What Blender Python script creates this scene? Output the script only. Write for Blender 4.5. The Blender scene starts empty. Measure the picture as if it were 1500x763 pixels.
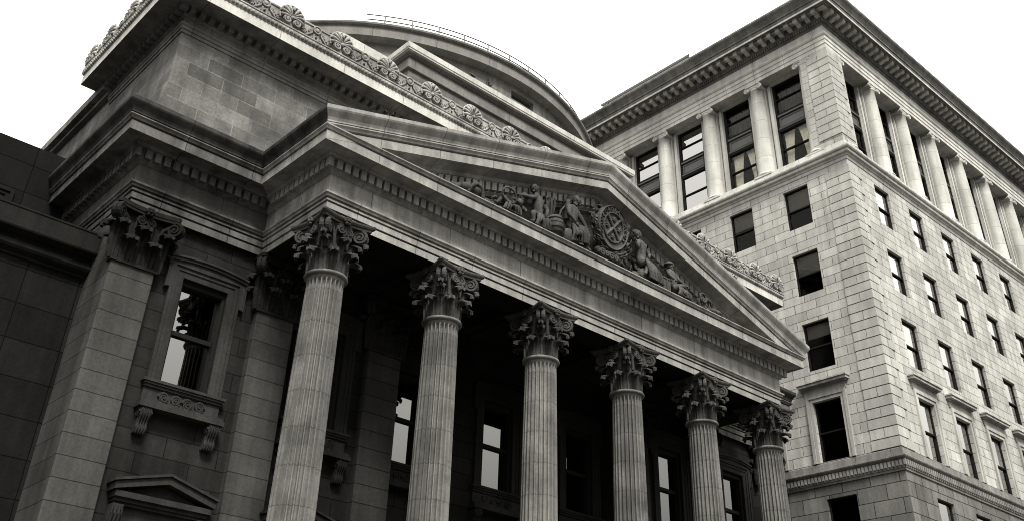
import bpy, bmesh, math, random
from math import sin, cos, pi, radians, hypot, sqrt
from mathutils import Matrix, Vector
random.seed(7)
scene = bpy.context.scene
COL = scene.collection
WL = {}                                   # world location of every placed object

# ------------------------------------------------------------------ helpers
class MB:
    """collects vertices and faces of one mesh"""
    def __init__(s): s.v=[]; s.f=[]; s.sm=[]
    def add(s, vs, fs, smooth=False):
        b=len(s.v); s.v += [tuple(p) for p in vs]
        for f in fs: s.f.append([i+b for i in f]); s.sm.append(smooth)
    def box(s, x0,x1,y0,y1,z0,z1):
        s.add([(x0,y0,z0),(x1,y0,z0),(x1,y1,z0),(x0,y1,z0),(x0,y0,z1),(x1,y0,z1),(x1,y1,z1),(x0,y1,z1)],
              [(0,3,2,1),(4,5,6,7),(0,1,5,4),(1,2,6,5),(2,3,7,6),(3,0,4,7)])
    def bbox(s, x0,x1,y0,y1,z0,z1,b=.01):
        """box with chamfered front (-y) edges"""
        v=[]
        for (ix,iy,iz) in ((b,0,b),(0,b,0)):
            y=y0+iy
            v += [(x0+ix,y,z0+iz),(x1-ix,y,z0+iz),(x1-ix,y,z1-iz),(x0+ix,y,z1-iz)]
        v += [(x0,y1,z0),(x1,y1,z0),(x1,y1,z1),(x0,y1,z1)]
        f=[(0,1,2,3)]
        for k in (0,4):
            for i in range(4):
                j=(i+1)%4; f.append((k+i,k+4+i,k+4+j,k+j))
        f.append((11,10,9,8)); s.add(v,f)
    def quad(s,a,b,c,d): s.add([a,b,c,d],[(0,1,2,3)])
    def grid(s, rows, smooth=False, closed=False):
        n=len(rows[0]); fs=[]
        for i in range(len(rows)-1):
            for j in range(n if closed else n-1):
                k=(j+1)%n
                fs.append((i*n+j,i*n+k,(i+1)*n+k,(i+1)*n+j))
        s.add([p for r in rows for p in r], fs, smooth)
    def lathe(s, prof, cx=0, cy=0, n=48, smooth=True, a0=0, a1=2*pi):
        full = abs(a1-a0-2*pi)<1e-6
        m = n if full else n+1
        rows=[[(cx+r*cos(a0+(a1-a0)*k/n), cy+r*sin(a0+(a1-a0)*k/n), z) for k in range(m)] for r,z in prof]
        s.grid(rows, smooth, closed=full)
    def tube(s, pts, r, n=8, smooth=True, cap=True, flat=None):
        pts=[Vector(p) for p in pts]; rows=[]; N=len(pts)
        rr = r if isinstance(r,(list,tuple)) else [r]*N
        up=Vector((0,0,1))
        for i,p in enumerate(pts):
            t=(pts[min(i+1,N-1)]-pts[max(i-1,0)]).normalized()
            a=t.cross(up)
            if a.length<1e-3: a=t.cross(Vector((0,1,0)))
            a.normalize(); b=a.cross(t).normalized()
            rows.append([tuple(p+(a*cos(2*pi*k/n)+b*sin(2*pi*k/n)*(flat or 1))*rr[i]) for k in range(n)])
        s.grid(rows, smooth, closed=True)
        if cap:
            s.add(rows[0],[tuple(range(n))]); s.add(rows[-1],[tuple(range(n-1,-1,-1))])
    def ball(s, c, r, n=12, m=8, sc=(1,1,1), rot=None):
        rows=[]
        for i in range(m+1):
            th=pi*i/m
            row=[]
            for k in range(n):
                p=Vector((r*sc[0]*sin(th)*cos(2*pi*k/n), r*sc[1]*sin(th)*sin(2*pi*k/n), r*sc[2]*cos(th)))
                if rot: p=rot@p
                row.append(tuple(p+Vector(c)))
            rows.append(row)
        s.grid(rows, True, True)
    def prism_xz(s, poly, y0, y1):
        """polygon in (x,z) extruded from y0 (front) to y1"""
        n=len(poly)
        s.add([(x,y0,z) for x,z in poly]+[(x,y1,z) for x,z in poly],
              [tuple(range(n)), tuple(range(2*n-1,n-1,-1))]+[(i,i+n,(i+1)%n+n,(i+1)%n) for i in range(n)])
    def prism_yz(s, poly, x0, x1):
        n=len(poly)
        s.add([(x0,y,z) for y,z in poly]+[(x1,y,z) for y,z in poly],
              [tuple(range(n)), tuple(range(2*n-1,n-1,-1))]+[(i,i+n,(i+1)%n+n,(i+1)%n) for i in range(n)])
    def prism_xy(s, poly, z0, z1):
        n=len(poly)
        s.add([(x,y,z0) for x,y in poly]+[(x,y,z1) for x,y in poly],
              [tuple(range(n)), tuple(range(2*n-1,n-1,-1))]+[(i,i+n,(i+1)%n+n,(i+1)%n) for i in range(n)])
    def rotz(s, a):
        c,d=cos(a),sin(a); s.v=[(x*c-y*d,x*d+y*c,z) for x,y,z in s.v]; return s
    def mesh(s, name, mat):
        me=bpy.data.meshes.new(name); me.from_pydata(s.v,[],s.f)
        me.polygons.foreach_set('use_smooth', s.sm)
        me.update()
        bm=bmesh.new(); bm.from_mesh(me); bmesh.ops.recalc_face_normals(bm, faces=bm.faces[:]); bm.to_mesh(me); bm.free()
        if mat: me.materials.append(mat)
        return me

def place(o, parent, loc, rz=0.0):
    """world location; parents never turn except window and column holders, whose children are given in local space"""
    COL.objects.link(o)
    loc=Vector(loc); WL[o.name]=loc
    if parent is not None:
        o.parent=parent; o.location=loc-WL[parent.name]
    else: o.location=loc
    o.rotation_euler=(0,0,rz)
    return o
def world(name, mb, mat, parent):
    """mesh given in world coordinates; its origin is put at the middle of its foot"""
    xs=[p[0] for p in mb.v]; ys=[p[1] for p in mb.v]; zs=[p[2] for p in mb.v]
    c=((min(xs)+max(xs))/2,(min(ys)+max(ys))/2,min(zs))
    mb.v=[(x-c[0],y-c[1],z-c[2]) for x,y,z in mb.v]
    return place(bpy.data.objects.new(name, mb.mesh(name,mat)), parent, c)
def local(name, mb, mat, parent, off=(0,0,0)):
    """mesh in the local space of parent (a part that may be turned)"""
    o=bpy.data.objects.new(name, mb if isinstance(mb,bpy.types.Mesh) else mb.mesh(name,mat))
    COL.objects.link(o); o.parent=parent; o.location=off
    WL[o.name]=WL[parent.name]+Vector(off)
    return o
def thing(name, label, cat, loc, group=None):
    o=bpy.data.objects.new(name,None); o.empty_display_size=.3
    place(o,None,loc); o['label']=label; o['category']=cat
    if group: o['group']=group
    return o
def tag(o,label,cat,group=None):
    o['label']=label; o['category']=cat
    if group: o['group']=group
    return o
def copy_tree(o, parent, loc, rz=None):
    c=o.copy(); COL.objects.link(c); loc=Vector(loc); WL[c.name]=loc
    c.parent=parent; c.location=loc-WL[parent.name]
    if rz is not None: c.rotation_euler=(0,0,rz)
    def kids(src,dst):
        for ch in list(src.children):
            d=ch.copy(); COL.objects.link(d); d.parent=dst; kids(ch,d)
    kids(o,c)
    return c

def mitres(path, closed):
    n=len(path); out=[]
    for i in range(n):
        ns=[]
        for a,b in ((i-1,i),(i,i+1)):
            if not closed and (a<0 or b>=n): continue
            p,q=path[a%n],path[b%n]; dx,dy=q[0]-p[0],q[1]-p[1]; L=hypot(dx,dy); ns.append((dy/L,-dx/L))
        if len(ns)==1: out.append(ns[0])
        else:
            d=1+ns[0][0]*ns[1][0]+ns[0][1]*ns[1][1]
            out.append(((ns[0][0]+ns[1][0])/d,(ns[0][1]+ns[1][1])/d))
    return out
def sweep(mb, prof, path, closed=False, caps=True):
    """profile [(out, z)] carried along a plan path, outwards on the right of travel"""
    m=mitres(path,closed); rows=[]
    P=list(zip(path,m)); P += [P[0]] if closed else []
    for (x,y),(mx,my) in P: rows.append([(x+mx*o,y+my*o,z) for o,z in prof])
    mb.grid(rows)
    if caps and not closed:
        for r in (rows[0],rows[-1]): mb.add(r,[tuple(range(len(r)))])
def blocks_along(mb, path, o0, o1, z0, z1, w, pitch, closed=False, shape=None, segs=None, lowdrop=0):
    m=mitres(path,closed); n=len(path)
    for i in range(n if closed else n-1):
        if segs is not None and i not in segs: continue
        j=(i+1)%n
        A=Vector((path[i][0]+m[i][0]*o1,path[i][1]+m[i][1]*o1)); B=Vector((path[j][0]+m[j][0]*o1,path[j][1]+m[j][1]*o1))
        d=(B-A); L=d.length; d/=L; nr=Vector((d.y,-d.x))
        k=max(1,round((L-w)/pitch)); st=(L-w)/k
        for q in range(k+1):
            if q==0 and (closed or i>0): continue
            c=A+d*(w/2+st*q)
            P=[c-d*w/2-nr*(o1-o0), c+d*w/2-nr*(o1-o0), c+d*w/2, c-d*w/2]
            vs=[(p.x,p.y,z0+(lowdrop if t>1 else 0)) for t,p in enumerate(P)]+[(p.x,p.y,z1) for p in P]
            mb.add(vs,[(0,3,2,1),(4,5,6,7),(0,1,5,4),(1,2,6,5),(2,3,7,6),(3,0,4,7)])
def holed(mb, axis, c, u0,u1,z0,z1, holes, depth, inward=1):
    """wall sheet with window openings and their reveals; axis 'x' means plane x=c, u=y"""
    us=sorted({u0,u1,*[h[0] for h in holes],*[h[1] for h in holes]}); zs=sorted({z0,z1,*[h[2] for h in holes],*[h[3] for h in holes]})
    us=[u for u in us if u0<=u<=u1]; zs=[z for z in zs if z0<=z<=z1]
    P=(lambda u,z,d=0:(c+d*inward,u,z)) if axis=='x' else (lambda u,z,d=0:(u,c+d*inward,z))
    for a,b in zip(us,us[1:]):
        for e,f in zip(zs,zs[1:]):
            if any(h[0]<=a and b<=h[1] and h[2]<=e and f<=h[3] for h in holes): continue
            mb.quad(P(a,e),P(b,e),P(b,f),P(a,f))
    for a,b,e,f in holes:
        mb.quad(P(a,e),P(a,f),P(a,f,depth),P(a,e,depth)); mb.quad(P(b,e),P(b,f),P(b,f,depth),P(b,e,depth))
        mb.quad(P(a,e),P(b,e),P(b,e,depth),P(a,e,depth)); mb.quad(P(a,f),P(b,f),P(b,f,depth),P(a,f,depth))

# ------------------------------------------------------------------ materials
WARM=(1.0,.976,.895)
def col(v): return (v*WARM[0],v*WARM[1],v*WARM[2],1)
def newmat(name):
    m=bpy.data.materials.new(name); m.use_nodes=True; nt=m.node_tree; nt.nodes.clear()
    return m,nt,(lambda t,**k:_nd(nt,t,k))
def _nd(nt,t,k):
    n=nt.nodes.new(t)
    for a,b in k.items(): setattr(n,a,b)
    return n
def math_(nt,op,a,b=None,c=None):
    n=nt.nodes.new('ShaderNodeMath'); n.operation=op
    for i,x in enumerate((a,b,c)):
        if x is None: continue
        if isinstance(x,(int,float)): n.inputs[i].default_value=x
        else: nt.links.new(x,n.inputs[i])
    return n.outputs[0]
def mixc(nt,mode,f,a,b):
    n=nt.nodes.new('ShaderNodeMix'); n.data_type='RGBA'; n.blend_type=mode
    for s,x in ((n.inputs[0],f),(n.inputs[6],a),(n.inputs[7],b)):
        if isinstance(x,(int,float)): s.default_value=x
        elif isinstance(x,tuple): s.default_value=x
        else: nt.links.new(x,s)
    return n.outputs[2]
def ramp(nt,src,p0,p1,v0,v1):
    n=nt.nodes.new('ShaderNodeMapRange'); n.clamp=True
    for i,x in enumerate((p0,p1,v0,v1)): n.inputs[i+1].default_value=x
    nt.links.new(src,n.inputs[0]); return n.outputs[0]
def noise(nt,vec,scale,detail=6,rough=.6):
    n=nt.nodes.new('ShaderNodeTexNoise'); n.inputs['Scale'].default_value=scale; n.inputs['Detail'].default_value=detail; n.inputs['Roughness'].default_value=rough
    nt.links.new(vec,n.inputs['Vector']); return n.outputs['Fac']
def stone(name, c1, c2=None, mortar=.04, bw=None, rh=.44, joint=.012, stain=.35, streak=.25, grain=.2, bump=.25, rough=.88, zoff=0., uoff=0., offset=.5, soot=0., sootscale=1.2, bands=None, bjoint=.02, spec=.12):
    """weathered masonry: courses, block to block variation, patches, run-off streaks, grain"""
    m,nt,N=newmat(name); L=nt.links.new
    out=N('ShaderNodeOutputMaterial'); bs=N('ShaderNodeBsdfPrincipled'); L(bs.outputs[0],out.inputs[0])
    bs.inputs['Roughness'].default_value=rough; bs.inputs['Specular IOR Level'].default_value=spec
    g=N('ShaderNodeNewGeometry'); pos=g.outputs['Position']
    sp=N('ShaderNodeSeparateXYZ'); L(pos,sp.inputs[0]); sn=N('ShaderNodeSeparateXYZ'); L(g.outputs['True Normal'],sn.inputs[0])
    height=None
    c=col(c1)
    if bw:
        side=math_(nt,'GREATER_THAN',math_(nt,'ABSOLUTE',sn.outputs[0]),.6)
        mx=N('ShaderNodeMix'); mx.data_type='FLOAT'; L(side,mx.inputs[0]); L(sp.outputs[0],mx.inputs[2]); L(sp.outputs[1],mx.inputs[3])
        cb=N('ShaderNodeCombineXYZ'); L(math_(nt,'ADD',mx.outputs[0],uoff),cb.inputs[0]); L(math_(nt,'ADD',sp.outputs[2],zoff),cb.inputs[1])
        # hand-cut edges: bend the joints a little
        wob=N('ShaderNodeVectorMath'); wob.operation='MULTIPLY_ADD'
        nz=nt.nodes.new('ShaderNodeTexNoise'); nz.inputs['Scale'].default_value=2.2; L(pos,nz.inputs['Vector'])
        L(nz.outputs['Color'],wob.inputs[0]); wob.inputs[1].default_value=(.014,.014,0); L(cb.outputs[0],wob.inputs[2])
        br=N('ShaderNodeTexBrick'); br.offset=offset; L(wob.outputs[0],br.inputs['Vector'])
        br.inputs['Color1'].default_value=col(c1); br.inputs['Color2'].default_value=col(c2 or c1); br.inputs['Mortar'].default_value=col(mortar)
        for k,v in (('Scale',1),('Mortar Size',joint),('Mortar Smooth',.3),('Bias',0),('Brick Width',bw),('Row Height',rh)): br.inputs[k].default_value=v
        c=br.outputs['Color']; height=math_(nt,'SUBTRACT',1.0,br.outputs['Fac'])
    if bands:                                     # drum joints of a shaft
        zz=math_(nt,'ADD',math_(nt,'DIVIDE',math_(nt,'ADD',sp.outputs[2],zoff),bands),math_(nt,'MULTIPLY',noise(nt,pos,1.5,2),.03))
        fr=math_(nt,'FRACT',zz); ln=math_(nt,'LESS_THAN',fr,bjoint/bands)
        wn=N('ShaderNodeTexWhiteNoise'); wn.noise_dimensions='1D'; L(math_(nt,'FLOOR',zz),wn.inputs['W'])
        c=mixc(nt,'MULTIPLY',1.0,c if not isinstance(c,tuple) else c,_rgb(nt,ramp(nt,wn.outputs[0],0,1,.86,1.08)))
        c=mixc(nt,'MIX',math_(nt,'MULTIPLY',ln,.55),c,col(mortar)); height=math_(nt,'SUBTRACT',1.0,ln)
    f=ramp(nt,noise(nt,pos,.55,7,.62),.3,.7,1-stain,1+stain*.5)
    c=mixc(nt,'MULTIPLY',1.0,c,_rgb(nt,f))
    vm=N('ShaderNodeVectorMath'); vm.operation='MULTIPLY'; L(pos,vm.inputs[0]); vm.inputs[1].default_value=(2.6,2.6,.22)
    c=mixc(nt,'MULTIPLY',1.0,c,_rgb(nt,ramp(nt,noise(nt,vm.outputs[0],1.0,5,.6),.35,.68,1-streak,1+streak*.4)))
    gn=noise(nt,pos,14,8,.7)
    c=mixc(nt,'MULTIPLY',1.0,c,_rgb(nt,ramp(nt,gn,.3,.7,1-grain,1+grain)))
    if soot:
        c=mixc(nt,'MIX',ramp(nt,noise(nt,pos,sootscale,8,.65),.47,.62,0,soot),c,col(.03))
    L(c,bs.inputs['Base Color'])
    h=gn if height is None else math_(nt,'MULTIPLY_ADD',gn,.25,height)
    bp=N('ShaderNodeBump'); bp.inputs['Strength'].default_value=bump; bp.inputs['Distance'].default_value=.02; L(h,bp.inputs['Height']); L(bp.outputs[0],bs.inputs['Normal'])
    return m
def _rgb(nt,v):
    n=nt.nodes.new('ShaderNodeCombineColor')
    for i in range(3): nt.links.new(v,n.inputs[i])
    return n.outputs[0]
def plain(name,v,rough=.6,spec=.3,metal=0,grain=.15,scale=9):
    m,nt,N=newmat(name); L=nt.links.new
    out=N('ShaderNodeOutputMaterial'); bs=N('ShaderNodeBsdfPrincipled'); L(bs.outputs[0],out.inputs[0])
    bs.inputs['Roughness'].default_value=rough; bs.inputs['Specular IOR Level'].default_value=spec; bs.inputs['Metallic'].default_value=metal
    tc=N('ShaderNodeNewGeometry')
    c=mixc(nt,'MULTIPLY',1.0,col(v),_rgb(nt,ramp(nt,noise(nt,tc.outputs['Position'],scale,5),.3,.7,1-grain,1+grain)))
    L(c,bs.inputs['Base Color']); return m
def glass(name, ior=1.5, tint=.45, wave=.15):
    """thin old window pane: part see-through, part mirror, slightly uneven"""
    m,nt,N=newmat(name); L=nt.links.new
    out=N('ShaderNodeOutputMaterial'); mx=N('ShaderNodeMixShader'); tr=N('ShaderNodeBsdfTransparent'); gl=N('ShaderNodeBsdfGlossy')
    tr.inputs[0].default_value=(tint,tint*.995,tint*.97,1); gl.inputs['Roughness'].default_value=.015; gl.inputs[0].default_value=(.95,.94,.9,1)
    fr=N('ShaderNodeFresnel'); fr.inputs[0].default_value=ior
    g=N('ShaderNodeNewGeometry'); bp=N('ShaderNodeBump'); bp.inputs['Strength'].default_value=wave; bp.inputs['Distance'].default_value=.01
    L(noise(nt,g.outputs['Position'],1.3,2),bp.inputs['Height']); L(bp.outputs[0],gl.inputs['Normal']); L(bp.outputs[0],fr.inputs['Normal'])
    L(fr.outputs[0],mx.inputs[0]); L(tr.outputs[0],mx.inputs[1]); L(gl.outputs[0],mx.inputs[2]); L(mx.outputs[0],out.inputs[0])
    return m
M={}
M['bank']   = stone('grey_limestone', .24,.19, .05, 1.5,.5,.010, stain=.4,streak=.3)
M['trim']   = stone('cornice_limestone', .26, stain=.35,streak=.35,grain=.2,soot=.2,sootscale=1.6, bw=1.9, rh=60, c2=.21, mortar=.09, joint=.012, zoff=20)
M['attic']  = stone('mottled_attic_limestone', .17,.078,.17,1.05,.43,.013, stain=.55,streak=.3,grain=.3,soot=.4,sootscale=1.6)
M['trimshade']= stone('shade_toned_cornice_limestone', .13, stain=.5,streak=.5,grain=.22, bw=1.9, rh=60, c2=.07, mortar=.03, joint=.012, zoff=20,spec=.02)  # darker copy of trim: recess shade of the set-back body painted in
M['friezeshade']= stone('shade_toned_frieze_limestone', .085,.065,.03,2.6,60,.012, stain=.4,streak=.35,zoff=20,spec=.02)  # darker copy of frieze, with the same recess shade in its colour
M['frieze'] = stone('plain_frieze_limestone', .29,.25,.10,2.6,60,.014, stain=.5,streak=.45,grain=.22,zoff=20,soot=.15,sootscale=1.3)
M['shaft']  = stone('column_limestone', .15, stain=.6,streak=.4,grain=.2,soot=.3,sootscale=1.5,bands=.83,bjoint=.022)
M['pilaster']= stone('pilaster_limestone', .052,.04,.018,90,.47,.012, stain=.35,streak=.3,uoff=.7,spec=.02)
M['body']   = stone('dark_wall_limestone', .020,.014,.006,1.3,.47,.012, stain=.4,streak=.3,spec=.02)  # very dark base tone for the body walls
M['porch']  = stone('shade_toned_porch_limestone', .014,.010,.003,1.3,.47,.012, stain=.4,streak=.3,spec=.02)  # deep shade inside the portico is put into this stone colour
M['capital']= stone('sooty_carved_stone', .055, stain=.5,streak=.2,grain=.3,soot=.25,sootscale=3,spec=.02)
M['pcapital']= stone('sooty_carved_pilaster_stone', .018, stain=.5,streak=.2,grain=.3,spec=.02)
M['carving']= stone('weathered_sculpture_stone', .07, stain=.5,streak=.45,grain=.45,bump=.7,soot=.3,sootscale=3,spec=.02)
M['crest']  = stone('pale_carved_limestone', .29, stain=.45,streak=.4,grain=.3,soot=.35,sootscale=4)
M['dome']   = stone('dome_limestone', .17,.14,.06,2.4,.62,.012, stain=.3,streak=.25)
M['block']  = stone('upper_block_limestone', .15,.09,.1,1.3,.45,.01, stain=.45,streak=.3,soot=.4,sootscale=.9)
M['coping'] = stone('pale_coping', .42,.36,.15,2.2,60,.012, stain=.25,streak=.2,zoff=20)
M['wing']   = stone('edge_darkened_wing_stone', .012,.008,.002,1.25,.84,.012, stain=.3,streak=.25,offset=0,spec=.02)  # darkening towards the frame edge is painted into the wing stone
M['wingtrim']= stone('edge_darkened_wing_trim_stone', .013, stain=.3,streak=.25,spec=.02)  # same painted edge darkening for the wing mouldings
M['off']    = stone('pale_office_limestone', .385,.29,.05,1.15,.44,.015, stain=.22,streak=.25,grain=.16,uoff=.33,zoff=.08)
M['offtrim']= stone('pale_office_trim', .46,.40,.15,1.9,60,.012, stain=.25,streak=.25,grain=.12,zoff=20)
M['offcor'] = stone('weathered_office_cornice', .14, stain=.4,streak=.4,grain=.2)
M['offdark']= stone('dark_office_base', .14,.09,.02,1.3,.62,.02, stain=.35,streak=.3,bump=.6,zoff=.2)  # base walls darker than the office walls above
M['offcol'] = stone('office_column_limestone', .45, stain=.25,streak=.25,grain=.12,bands=1.16,bjoint=.025,zoff=.35,mortar=.15)
M['frame']  = plain('black_window_frame',.010,.6,.04)
M['wood']   = plain('dark_panel_wood',.055,.5)
M['sash']   = plain('brown_sash',.05,.5)
M['pane']   = glass('window_glass',1.15,.6)
M['clear']  = glass('clear_window_glass',1.13,.95)
M['frontpane'] = glass('street_window_glass',9.0,.12,.05)
M['mirror'] = glass('bright_plate_glass',3.4,.12,.05)
M['bankpane']= glass('bank_plate_glass',2.7,.06,.08)
M['room']   = plain('dark_room',.008,.9,.1)
M['blind']  = plain('grey_blind',.55,.8,.1)
M['curtain']= plain('pale_curtain',.75,.9,.1)
M['metal']  = plain('dark_metal',.05,.4)
M['white']  = plain('white_cladding',.78,.6)
M['roof']   = plain('roofing',.12,.8)
M['bird']   = plain('dark_feathers',.02,.7)
M['leaf']   = plain('weed_leaf',.05,.7)
M['ground'] = plain('street_asphalt',.035,.9,grain=.3,scale=3)
M['pave']   = plain('granite_steps',.07,.8)
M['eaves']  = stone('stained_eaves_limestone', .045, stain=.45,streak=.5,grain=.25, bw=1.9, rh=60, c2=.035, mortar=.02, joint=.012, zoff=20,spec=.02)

# ------------------------------------------------------------------ camera
f_px=1444.7792
def cam_matrix(rx,rr,rz):
    cx,sx=cos(rx),sin(rx); cr,sr=cos(rr),sin(rr); cz,sz=cos(rz),sin(rz)
    Rx=Matrix(((1,0,0),(0,cx,-sx),(0,sx,cx))); Rz=Matrix(((cz,-sz,0),(sz,cz,0),(0,0,1))); Rr=Matrix(((cr,-sr,0),(sr,cr,0),(0,0,1)))
    return Rz@Rx@Rr
cd=bpy.data.cameras.new('camera'); cam=bpy.data.objects.new('camera',cd); COL.objects.link(cam)
cam.matrix_world=Matrix.Translation((-10.4477,-18.5382,.6726))@cam_matrix(2.1524,.0385,-.7188).to_4x4()
cd.sensor_fit='HORIZONTAL'; cd.sensor_width=36; cd.lens=36*f_px/1500; cd.shift_x=9.3326/1500; cd.shift_y=-146.06/1500
cd.clip_start=.1; cd.clip_end=3000; scene.camera=cam

# ------------------------------------------------------------------ sky and sun (overcast)
SUN_EL, SUN_AZ = radians(53), radians(206)
w=bpy.data.worlds.new('World'); scene.world=w; w.use_nodes=True; nt=w.node_tree; nt.nodes.clear()
wo=nt.nodes.new('ShaderNodeOutputWorld'); bg=nt.nodes.new('ShaderNodeBackground'); nt.links.new(bg.outputs[0],wo.inputs[0])
sky=nt.nodes.new('ShaderNodeTexSky'); sky.sky_type='NISHITA'; sky.sun_disc=False; sky.sun_elevation=SUN_EL; sky.sun_rotation=SUN_AZ
sky.air_density=1.5; sky.dust_density=4
hs=nt.nodes.new('ShaderNodeHueSaturation'); hs.inputs['Saturation'].default_value=0; nt.links.new(sky.outputs[0],hs.inputs['Color'])
tc=nt.nodes.new('ShaderNodeTexCoord'); sx=nt.nodes.new('ShaderNodeSeparateXYZ'); nt.links.new(tc.outputs['Generated'],sx.inputs[0])
cr=nt.nodes.new('ShaderNodeValToRGB'); nt.links.new(sx.outputs[2],cr.inputs[0])
for p_,v_ in ((.15,.07),(.36,.42)):
    e_=cr.color_ramp.elements.new(p_); e_.color=(v_,v_,v_,1)
els=cr.color_ramp.elements; els[0].color=(.02,.02,.02,1); els[-1].color=(1,1,1,1)
zen=cr.outputs[0]                     # cloud layer: brighter overhead than at the horizon
CLOUD=10.
cl=mixc(nt,'MULTIPLY',1.0,(CLOUD,CLOUD*.995,CLOUD*.96,1),zen)
sk=mixc(nt,'MIX',.93,hs.outputs[0],cl)
nt.links.new(sk,bg.inputs[0]); bg.inputs[1].default_value=.09
sl=bpy.data.lights.new('sun','SUN'); sl.energy=1.5; sl.angle=radians(14); sl.color=(1,.985,.94)
so=bpy.data.objects.new('sun',sl); COL.objects.link(so)
sd=Vector((-.27,-.54,.80))
so.rotation_euler=sd.to_track_quat('Z','Y').to_euler(); so.location=(0,-40,60)
scene.view_settings.view_transform='Standard'; scene.view_settings.look='None'; scene.view_settings.exposure=2.25; scene.view_settings.gamma=1
scene.cycles.max_bounces=6; scene.cycles.diffuse_bounces=1; scene.cycles.glossy_bounces=4; scene.cycles.transparent_max_bounces=12
scene.cycles.use_denoising=True; scene.cycles.filter_width=1.0; scene.cycles.use_adaptive_sampling=False

# ------------------------------------------------------------------ ground
GZ=-.95
mb=MB(); mb.quad((-900,-900,GZ),(900,-900,GZ),(900,900,GZ),(-900,900,GZ))
g=world('ground',mb,M['ground'],None); g['kind']='structure'; g['label']='asphalt street and square in front of the buildings'
mb=MB(); mb.box(-60,90,-7,-.001+4.6,GZ,GZ+.13)
g=world('pavement',mb,M['pave'],None); g['kind']='structure'; g['label']='granite pavement along the building fronts'

# ================================================================== THE BANK
W=19.08; D=3.02; XL=-3.66; XR=W-XL; FZ=.1
bank=thing('bank_building','classical stone bank with a six column Corinthian portico, sculpted pediment and low dome behind','building',(W/2,0,GZ))
plan=[(XL,11.),(XL,D),(0,D),(0,0),(W,0),(W,D),(XR,D),(XR,11.)]

# architrave, frieze and cornice of the portico, and of the set-back body on either side
full=mitres(plan,False)
def sub_sweep(mb,prof,i0,i1):
    mb.grid([[(plan[i][0]+full[i][0]*o,plan[i][1]+full[i][1]*o,z) for o,z in prof] for i in range(i0,i1+1)])
ARC=[(-.10,12.625),(-.06,12.62),(-.06,12.805),(-.10,12.81),(-.10,12.84),(-.03,12.845),(-.03,12.995),(-.07,13.0),(-.07,13.03),(0,13.035),(0,13.09),(-.03,13.095),(-.03,13.12),(.04,13.13),(.05,13.17),(.09,13.2),(.09,13.25),(-.3,13.252)]
FRI=[(-.3,13.22),(0,13.22),(0,13.79),(-.3,13.795)]
COR=[(-.3,13.78),(.02,13.78),(.03,13.80),(.07,13.83),(.10,13.85),(.10,14.12),(.13,14.13),(.21,14.15),(.25,14.19),(.26,14.235),(.60,14.235),(.60,14.21),(.66,14.21),(.66,14.455),(.61,14.46),(.61,14.495),(.69,14.50),(.71,14.54),(.75,14.58),(.75,14.61)]
for i0,i1,tm,fm in ((0,2,'trimshade','friezeshade'),(2,5,'trim','frieze'),(5,7,'trimshade','friezeshade')):
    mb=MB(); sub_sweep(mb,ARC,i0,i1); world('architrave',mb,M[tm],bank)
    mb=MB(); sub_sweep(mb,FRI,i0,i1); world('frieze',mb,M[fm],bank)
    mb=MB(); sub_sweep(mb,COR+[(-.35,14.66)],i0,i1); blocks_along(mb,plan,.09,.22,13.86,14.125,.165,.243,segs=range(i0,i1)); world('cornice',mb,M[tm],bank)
SIMA=[(.67,14.615),(.67,14.655),(.73,14.66),(.73,14.70),(.76,14.77),(.82,14.84),(.86,14.89),(.88,14.93),(.88,15.03),(.86,15.05)]
mb=MB(); sub_sweep(mb,SIMA+[(-.3,15.07)],0,3); world('eaves_moulding',mb,M['eaves'],bank)
mb=MB(); sub_sweep(mb,SIMA+[(-.3,15.07)],4,7); world('eaves_moulding',mb,M['eaves'],bank)

# raking cornices of the pediment
SL=.297; AX=W/2
def rake(prof, y_in):
    mb=MB()
    for sgn in (1,-1):
        rows=[]
        for end in (0,1):
            r=[]
            for o,z in prof:
                o2=o+.004
                x=-o if end==0 else AX
                r.append((x if sgn>0 else W-x, -o2, z+.004+(SL*(AX+o) if end else 0)))
            rows.append(r)
        mb.grid(rows)
    return mb
mb=rake([(-.12,13.80),(.02,13.80),(.03,13.82),(.07,13.84),(.10,13.86),(.10,14.12),(.13,14.13),(.21,14.15),(.25,14.19),(.26,14.235),(.60,14.235),(.60,14.21),(.66,14.21),(.66,14.455),(.61,14.46),(.61,14.495),(.69,14.50),(.71,14.54),(.75,14.58),(.75,14.61)]+SIMA+[(-.12,15.06)],.12)
k=0; x=2.2
while x<AX-.1:
    for sgn in (1,-1):
        xa=x; xb=x+.165
        z=lambda xx: SL*(xx+.2)
        pts=[(xa,13.87+z(xa)),(xb,13.87+z(xb)),(xb,14.125+z(xb)),(xa,14.125+z(xa))]
        if sgn<0: pts=[(W-a,b) for a,b in pts][::-1]
        mb.prism_xz(pts,-.22,-.09)
    x+=.243
world('raking_cornice',mb,M['trim'],bank)
mb=MB(); zt=13.9
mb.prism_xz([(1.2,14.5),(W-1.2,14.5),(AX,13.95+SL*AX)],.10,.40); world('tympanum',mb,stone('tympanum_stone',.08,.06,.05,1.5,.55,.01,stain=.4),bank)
mb=MB()      # roof slopes over the portico
for s_ in (1,-1):
    X=lambda x: x if s_>0 else W-x
    mb.quad((X(-.86),-.84,15.05),(X(AX),-.84,15.05+SL*(AX+.86)),(X(AX),4,15.05+SL*(AX+.86)),(X(-.86),4,15.05))
world('portico_roof',mb,M['roof'],bank)

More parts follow.
